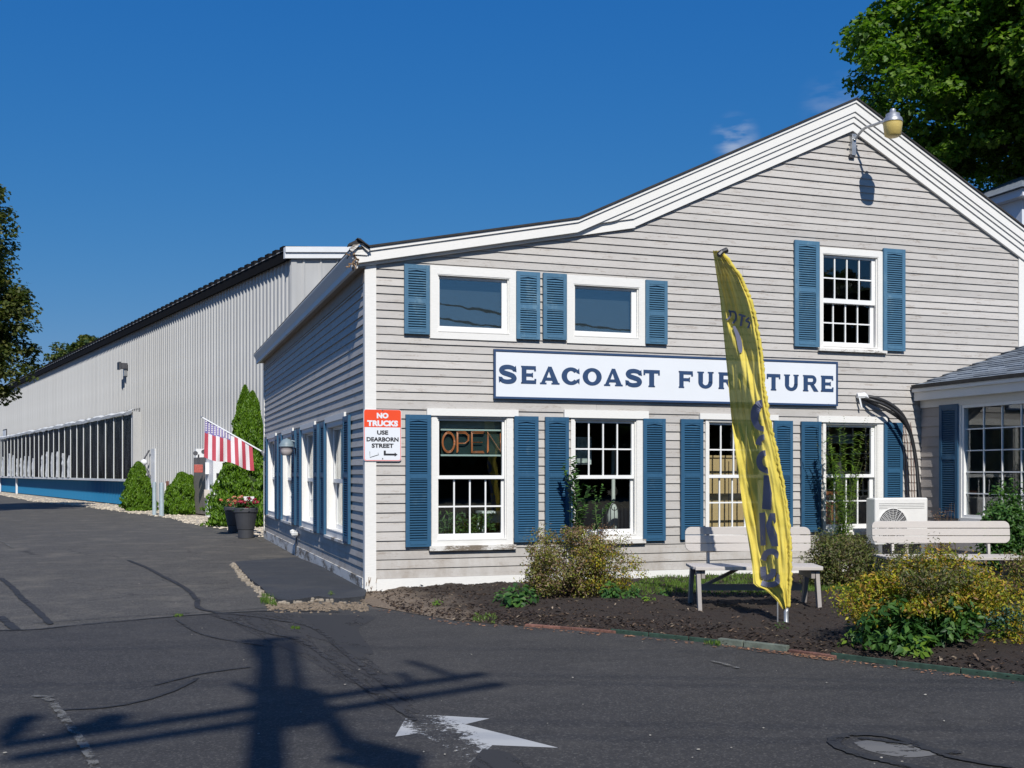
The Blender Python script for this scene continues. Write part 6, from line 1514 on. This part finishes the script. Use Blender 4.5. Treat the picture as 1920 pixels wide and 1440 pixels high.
for u, v, nl, L_, mt, lb in ((975, 1138, 70, .13, 'green_leaf', 'dark green hosta at the left foot of the bronze shrub'), (948, 1134, 40, .09, 'green_leaf', 'small dark leafy plant left of the hosta'),
        (1010, 1118, 60, .12, 'green_leaf', 'broad leaved plant under the bronze shrub'), (1145, 1126, 70, .10, 'green_leaf', 'leafy green plant right of the bronze shrub'), (1185, 1126, 50, .08, 'green_leaf', 'feathery green plant left of the grass patch'),
        (1700, 1224, 90, .15, 'green_leaf', 'large dark hosta in front of the golden bush'), (1640, 1206, 110, .13, 'green_leaf', 'dark leafy plant under the left of the golden bush'), (1745, 1210, 80, .15, 'green_leaf', 'broad green leaves under the middle of the golden bush'),
        (1720, 1232, 24, .09, 'bright_leaf', 'bright lime seedling at the bed edge'), (1612, 1196, 36, .10, 'olive_leaf', 'sparse weed left of the golden bush'), (1590, 1216, 16, .07, 'bright_leaf', 'tiny seedling near the edging'),
        (1560, 1105, 70, .09, 'bright_leaf', 'bright green clump right of the left bench'), (1605, 1090, 60, .10, 'green_leaf', 'mid green clump behind the golden bush'), (1668, 1130, 60, .12, 'blue_leaf', 'bluish broad leaves among the golden bush'),
        (1215, 1132, 26, .06, 'bright_leaf', 'small weed below the grass patch'), (1245, 1120, 30, .06, 'green_leaf', 'small green weed near the bench'), (1465, 1183, 12, .04, 'green_leaf', 'tiny weed at the foot of the banner'), (820, 1135, 16, .04, 'bright_leaf', 'tiny weed in the mulch below the first window'),
        (1880, 1200, 60, .09, 'bright_leaf', 'light green groundcover clump at the lower right'), (620, 1116, 10, .03, 'grass', 'tuft of weed on the asphalt pad')):
    rosette('leafy_plant', u, v, nl, L_, .48, M[mt], lb)
# dried reddish clump
t = rosette('dried_plant', 1800, 1200, 220, .10, .16, leaf_mat('dry_stalks', [(.30, .16, .09), (.22, .10, .06), (.38, .22, .12)], .2), 'dried brown and reddish stalks below the golden bush', .9, 1.2)
# grass patch, weeds by the pad
def grass_patch(name, quad_px, n, hgt, label=None):
    cs2 = []
    for i in range(n):
        a, b = rng.random(), rng.random(); p = (1 - a) * (1 - b) * np.array(quad_px[0]) + a * (1 - b) * np.array(quad_px[1]) + a * b * np.array(quad_px[2]) + (1 - a) * b * np.array(quad_px[3])
        q = P_Z(p[0], p[1], 0); 
        if q.y > -.02 and q.x > 0: continue
        zb = bed_z(q.x, q.y) if q.x > .2 else 0.0
        cs2.append([q.x, q.y, zb + hgt * .4])
    cs2 = np.array(cs2); nr_ = rng.normal(size=cs2.shape) * [1, 1, .25] ; link(name, leaf_mesh(name, cs2, nr_, hgt * (.6 + .8 * rng.random(len(cs2))), .010, M['grass'], .1, droop=rng.normal(size=cs2.shape) * .35 + [0, 0, 1]), None, kind='stuff')
grass_patch('grass_patch', [(1150, 1128), (1470, 1128), (1440, 1092), (1215, 1092)], 3600, .05)
grass_patch('grass_patch', [(1500, 1125), (1680, 1125), (1660, 1095), (1520, 1095)], 2500, .07)
grass_patch('grass_tufts', [(488, 1132), (520, 1140), (512, 1122), (492, 1118)], 260, .07)
grass_patch('grass_tufts', [(325, 1158), (345, 1158), (343, 1154), (328, 1154)], 60, .03)
grass_patch('grass_tufts', [(545, 1180), (562, 1182), (562, 1178), (548, 1177)], 60, .03)
grass_patch('grass_tufts', [(885, 1168), (930, 1172), (935, 1164), (890, 1160)], 110, .04)
grass_patch('grass_tufts', [(1320, 1212), (1350, 1215), (1352, 1208), (1325, 1205)], 70, .04)
# climbing sprig against the second window and tall flowering weed by the fourth
def tall_plant(name, u, vb, vt, n, mat, label, Y, spread, L_, W_, seed, leaves=34):
    base = P_Y(u, vb, Y); R = random.Random(seed); t = thing(name, tuple(base), label, 'plant'); mb = MB(); cs2 = []; ns = []; dr = []
    for i in range(n):
        tu = u + R.uniform(-spread, spread); tv = vt + abs(R.gauss(0, 1)) * (vb - vt) * .22; tp_ = P_Y(tu, tv, Y + R.uniform(-.12, .08)); b0 = base + Vector((R.uniform(-.08, .08), R.uniform(-.05, .05), -.02))
        mid = b0.lerp(tp_, .55) + Vector((R.uniform(-.05, .05), R.uniform(-.04, .04), .02)); mb.tube([b0, mid, tp_], [.005, .004, .0015], 5)
        for k in range(int(leaves * 1.6)):
            f = .12 + .88 * k / leaves; q = b0.lerp(mid, f / .55) if f < .55 else mid.lerp(tp_, (f - .55) / .45); a = R.uniform(0, 6.283)
            dv = Vector((math.cos(a), math.sin(a), .55)); ll_ = L_ * (1.1 - .5 * f); q = q + dv * ll_ * .5; cs2.append(tuple(q)); ns.append((-.3 * math.cos(a), -.3 * math.sin(a) - .3, 1)); dr.append(tuple(dv))
    obj('stems', mb, M['green_stem'], t, kind='stuff'); cs2 = np.array(cs2)
    link('foliage', leaf_mesh('foliage', cs2 - np.array(base), ns, L_ * (.7 + .5 * rng.random(len(cs2))), W_, mat, .15, droop=dr), t); return t
tall_plant('climbing_sprig', 1086, 1010, 900, 7, M['green_leaf'], 'upright leafy sprig growing against the second window', -.35, 20, .10, .045, 3, 22)
tall_plant('climbing_sprig', 1120, 1000, 935, 4, M['green_leaf'], 'thinner sprig right of the taller one at the second window', -.35, 14, .07, .03, 5, 14)
tall_plant('tall_weed', 1582, 1045, 880, 16, M['bright_leaf'], 'tall bright green weed in front of the fourth ground floor window', -.45, 30, .10, .020, 4, 44)
tall_plant('flowering_stalks', 1584, 1045, 850, 8, M['olive_leaf'], 'thin brownish seed stalks rising above the tall green weed', -.42, 34, .045, .014, 6, 40)

# ---------------------------------------------------------------- arborvitae
def cedar(u0, u1, vt, vb, label, n, tips, depth=1., d_=None):
    um = (u0 + u1) / 2; d = CAMZ * F / (vb - HOR) if d_ is None else d_; base = P_D(um, HOR + CAMZ * F / d, d); base.z = 0; w = (u1 - u0) / F * d; h_ = (HOR - vt) / F * d + CAMZ
    t = thing('arborvitae', tuple(base), label, 'shrub', group='arborvitae along the warehouse'); cs2 = []; ns = []; dr = []
    R_ = Vector((CS, -SN, 0))
    pw_ = .62 if h_ > 3 else .45
    for (du, hf, wf_) in tips:                            # each leader: sideways offset, share of the height, share of the width
        cx, cy = base.x + R_.x * du * w, base.y + R_.y * du * w; m_n = int(n * 2.1 * hf * wf_)
        for i in range(m_n):
            z = rng.random() ** 1.15; rad = w * .5 * wf_ * 1.1 * (min(1, (1 - z) ** pw_ * 1.1)) * (1 - .12 * max(0, .12 - z) / .12); a = rng.random() * 6.283
            rr = rad * (1 + .13 * math.sin(a * 5 + z * 14) + .09 * math.sin(a * 9 - z * 23)) * (1 - .3 * rng.random() ** 2)
            rr *= 1 + .26 * mnoise.noise((math.cos(a) * 2.2 + um, math.sin(a) * 2.2, z * h_ * 3)) * 2.2
            cs2.append([cx + math.cos(a) * rr - base.x, cy + math.sin(a) * rr * depth - base.y, z * h_ * hf + .03]); ns.append([math.cos(a + 1.3 * rng.normal()), math.sin(a + 1.3 * rng.normal()), .25]); dr.append([math.cos(a) * .45, math.sin(a) * .45, 1])
    cs2 = np.array(cs2); link('crown', leaf_mesh('crown', cs2, ns, .085 * (.6 + .9 * rng.random(len(cs2))), .04, M['cedar'], .2, droop=dr), t)
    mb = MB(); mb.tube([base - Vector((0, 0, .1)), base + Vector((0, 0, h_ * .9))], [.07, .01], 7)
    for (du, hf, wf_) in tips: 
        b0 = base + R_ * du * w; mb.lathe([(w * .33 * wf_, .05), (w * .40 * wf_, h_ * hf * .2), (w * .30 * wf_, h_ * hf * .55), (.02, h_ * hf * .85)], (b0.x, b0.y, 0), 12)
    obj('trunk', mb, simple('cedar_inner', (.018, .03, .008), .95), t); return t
cedar(412, 520, 726, 985, 'tall twin tipped arborvitae at the far end of the side wall', 17000, [(-.06, 1., .60), (.07, .96, .66), (-.16, .66, .78), (.10, .6, 1.), (-.1, .4, 1.0)], 1., 29.0)
cedar(234, 285, 868, 958, 'left low arborvitae with a pointed top beside the blue panel', 7000, [(.0, 1., .75), (-.15, .75, .75), (.22, .72, .62)])
cedar(313, 371, 888, 965, 'right low round arborvitae beside the utility cabinet', 7000, [(-.02, 1., .9), (.27, .93, .5), (-.2, .75, .7)])

# ---------------------------------------------------------------- trees
def at_d(u, v, d): return tuple(P_D(u, v, d))
c = Vector(at_d(1962, 75, 27)); tree('maple_tree', (c.x, c.y, 0), (c.x, c.y, c.z), (4.3, 4.2, 4.5), 620, 200, .15, M['maple'], 'large dark green maple rising behind the right end of the shop roof', .32, .62, limbs=16, inner=.25, rough=.17)
c = Vector(at_d(-104, 600, 38)); tree('maple_tree', (c.x, c.y, 0), (c.x, c.y, c.z + .3), (2.9, 2.9, 3.9), 400, 150, .15, M['maple_left'], 'dusky green maple cut by the left edge in front of the warehouse', .2, .55, limbs=10, inner=.3)
c = Vector(at_d(166, 672, 95)); tree('distant_tree', (c.x, c.y, 0), (c.x, c.y, c.z), (2.4, 2.4, 1.9), 130, 110, .3, M['far_leaf'], 'small distant tree showing above the warehouse roof line', .3, .8, limbs=5)
# pale building beyond the roof at the right
nb = P_D(1908, 352, 24); t = thing('neighbour_building', (nb.x + 1.5, nb.y + 1.5, 0), 'pale building with grey roof edge behind the right roof slope', 'building')
M['pale_wall'] = simple('pale_wall', (.62, .66, .72), .7, .04, 2)
zt = P_D(1880, 372, 24).z; mb = MB(); mb.box(nb.x + .12, nb.x + 4, nb.y, nb.y + 4, 0, zt); obj('wall', mb, M['pale_wall'], t)
mb = MB(); mb.hexa([(nb.x - .1, nb.y - .25, zt + .001), (nb.x + 4.2, nb.y - .25, zt + .001), (nb.x + 4.2, nb.y + 4.2, zt), (nb.x - .1, nb.y + 4.2, zt), (nb.x - .1, nb.y - .25, zt + .16), (nb.x + 4.2, nb.y - .25, zt + .16), (nb.x + 4.2, nb.y + 4.2, zt + .16), (nb.x - .1, nb.y + 4.2, zt + .16)]); obj('cornice', mb, M['pale_wall'], t)
mb = MB(); z_ = zt + .17; mb.add([(nb.x - .2, nb.y - .35, z_), (nb.x + 4.3, nb.y - .35, z_), (nb.x + 4.3, nb.y + 4.3, z_), (nb.x - .2, nb.y + 4.3, z_), (nb.x + 2, nb.y + 2, z_ + 1.0)], [(0, 1, 4), (1, 2, 4), (2, 3, 4), (3, 0, 4), (0, 3, 2, 1)]); obj('roof', mb, M['shingle'], t)
# out-of-view trees across the road, added so the shop windows reflect dark foliage
M['roadside'] = leaf_mat('roadside_leaves', [(.03, .05, .015), (.05, .08, .02), (.07, .10, .03)], .25)
for i, (x, y, h_) in enumerate(((-34, -46, 6.5), (-22, -48, 6), (-10, -46, 6.8), (3, -49, 6.2), (15, -46, 7), (27, -50, 6.5), (40, -47, 7), (54, -51, 6.6), (70, -49, 7.5), (44, -56, 19))):
    tree('reflection_tree', (x, y, 0), (x, y, h_ * .45), (8.2 if h_ < 10 else 7, 4, h_ * .5), 230, 60, .7, M['roadside'], 'bushy tree across the road, out of view, added for the window reflections', .35, 1.3, group='trees across the road', lobes=False, limbs=5, inner=.0, rough=.1)

# ---------------------------------------------------------------- utility pole behind the camera, whose shadow falls on the drive
HP = 11.0
def cast(u, v, z): return P_Z(u, v, 0) - SUNV * (z / -SUNV.z)          # where a thing at height z stands, by its shadow on the drive
p_top, p_mid = cast(503, 1203, HP), cast(498, 1440, 7.3)
pb = p_top + (p_mid - p_top) * (HP / (HP - 7.3)); pole = thing('utility_pole', (pb.x, pb.y, 0), 'wooden utility pole with crossarms and a transformer casting its shadow across the drive', 'pole')
M['pole'] = simple('creosoted_wood', (.09, .065, .045), .9, .3, 4, mp=(1, 1, .1))
def pole_at(z): return p_top.lerp(pb, (HP - z) / HP)
mb = MB(); mb.tube([pole_at(-.5), pole_at(HP)], [.16, .085], 14); obj('mast', mb, M['pole'], pole)
def arm(a, b, w=.09, name='crossarm', mat=None): mb = MB(); mb.beam(a, b, w, w); obj(name, mb, mat or M['pole'], pole)
arm(cast(448, 1204, HP), cast(556, 1197, HP), .09)
arm(cast(470, 1208, HP - .05), cast(522, 1292, 9.4), .07, 'brace'); arm(cast(543, 1204, HP - .05), cast(560, 1290, 9.4), .09, 'brace')
az_ = 8.75
arm(cast(18, 1424, az_), cast(942, 1283, az_)); arm(cast(0, 1399, az_), cast(908, 1264, az_))
for u0, v0, u1, v1 in ((765, 1240, 852, 1268), (748, 1262, 778, 1282), (438, 1280, 500, 1310)): arm(cast(u0, v0, az_ + .3), cast(u1, v1, az_ + .05), .06, 'arrester', M['metal'])
for u0, v0, r in ((205, 1352, .11), (150, 1368, .09), (45, 1352, .09), (25, 1375, .08)):
    mb = MB(); q = cast(u0, v0, az_ + .25); mb.lathe([(0, -.16), (r * .9, -.12), (r, .08), (0, .16)], tuple(q), 12); obj('cutout', mb, M['metal'], pole)
mb = MB(); q = cast(556, 1325, 8.9); mb.lathe([(0, -.40), (.16, -.38), (.17, -.3), (.17, .3), (.14, .38), (.03, .42), (.03, .55), (0, .56)], tuple(q), 18); obj('transformer', mb, M['metal'], pole, smooth=True)
mb = MB(); mb.tube([cast(590, 1300, 9.1), cast(620, 1350, 8.5), cast(655, 1400, 7.9)], [.05, .07, .07], 8); mb.tube([cast(545, 1290, 9.4), cast(585, 1300, 9.0), cast(600, 1330, 8.7)], .06, 8); obj('cable_loops', mb, M['black'], pole)
mb = MB(); mb.tube([cast(640, 1392, 7.9), cast(700, 1408, 7.8), cast(800, 1424, 7.7)], [.09, .10, .05], 8); mb.tube([cast(620, 1420, 7.6), cast(700, 1432, 7.5), cast(790, 1440, 7.4)], [.06, .09, .06], 8); obj('splice_case', mb, M['black'], pole)
ad_ = (cast(942, 1283, az_) - cast(18, 1424, az_)).normalized()
wl = []
for k, (a, z, off) in enumerate(((-1.4, 9.0, 0), (1.2, 9.0, 0), (-.9, 9.0, 0), (.8, 9.0, 0), (-.45, HP + .15, 0), (0, 7.2, 0), (.1, 6.75, 0), (.1, 6.2, 0))):
    q = pole_at(z) + ad_ * a + Vector((0, -.12, 0)); dirw = Vector((.96, -.28, 0)); r_ = .008 if k < 5 else .034
    mb = MB()
    for sg_ in (-1, 1):
        pts_ = [q + dirw * sg_ * s * 38 + Vector((0, 0, -1.1 * (1 - (2 * s - 1) ** 2))) for s in [i / 12 for i in range(13)]]
        mb.tube(pts_, r_, 5)
    obj('overhead_wire', mb, M['black'], None, label='overhead power line strung from the utility pole along the road', cat='wire', group='overhead power lines')
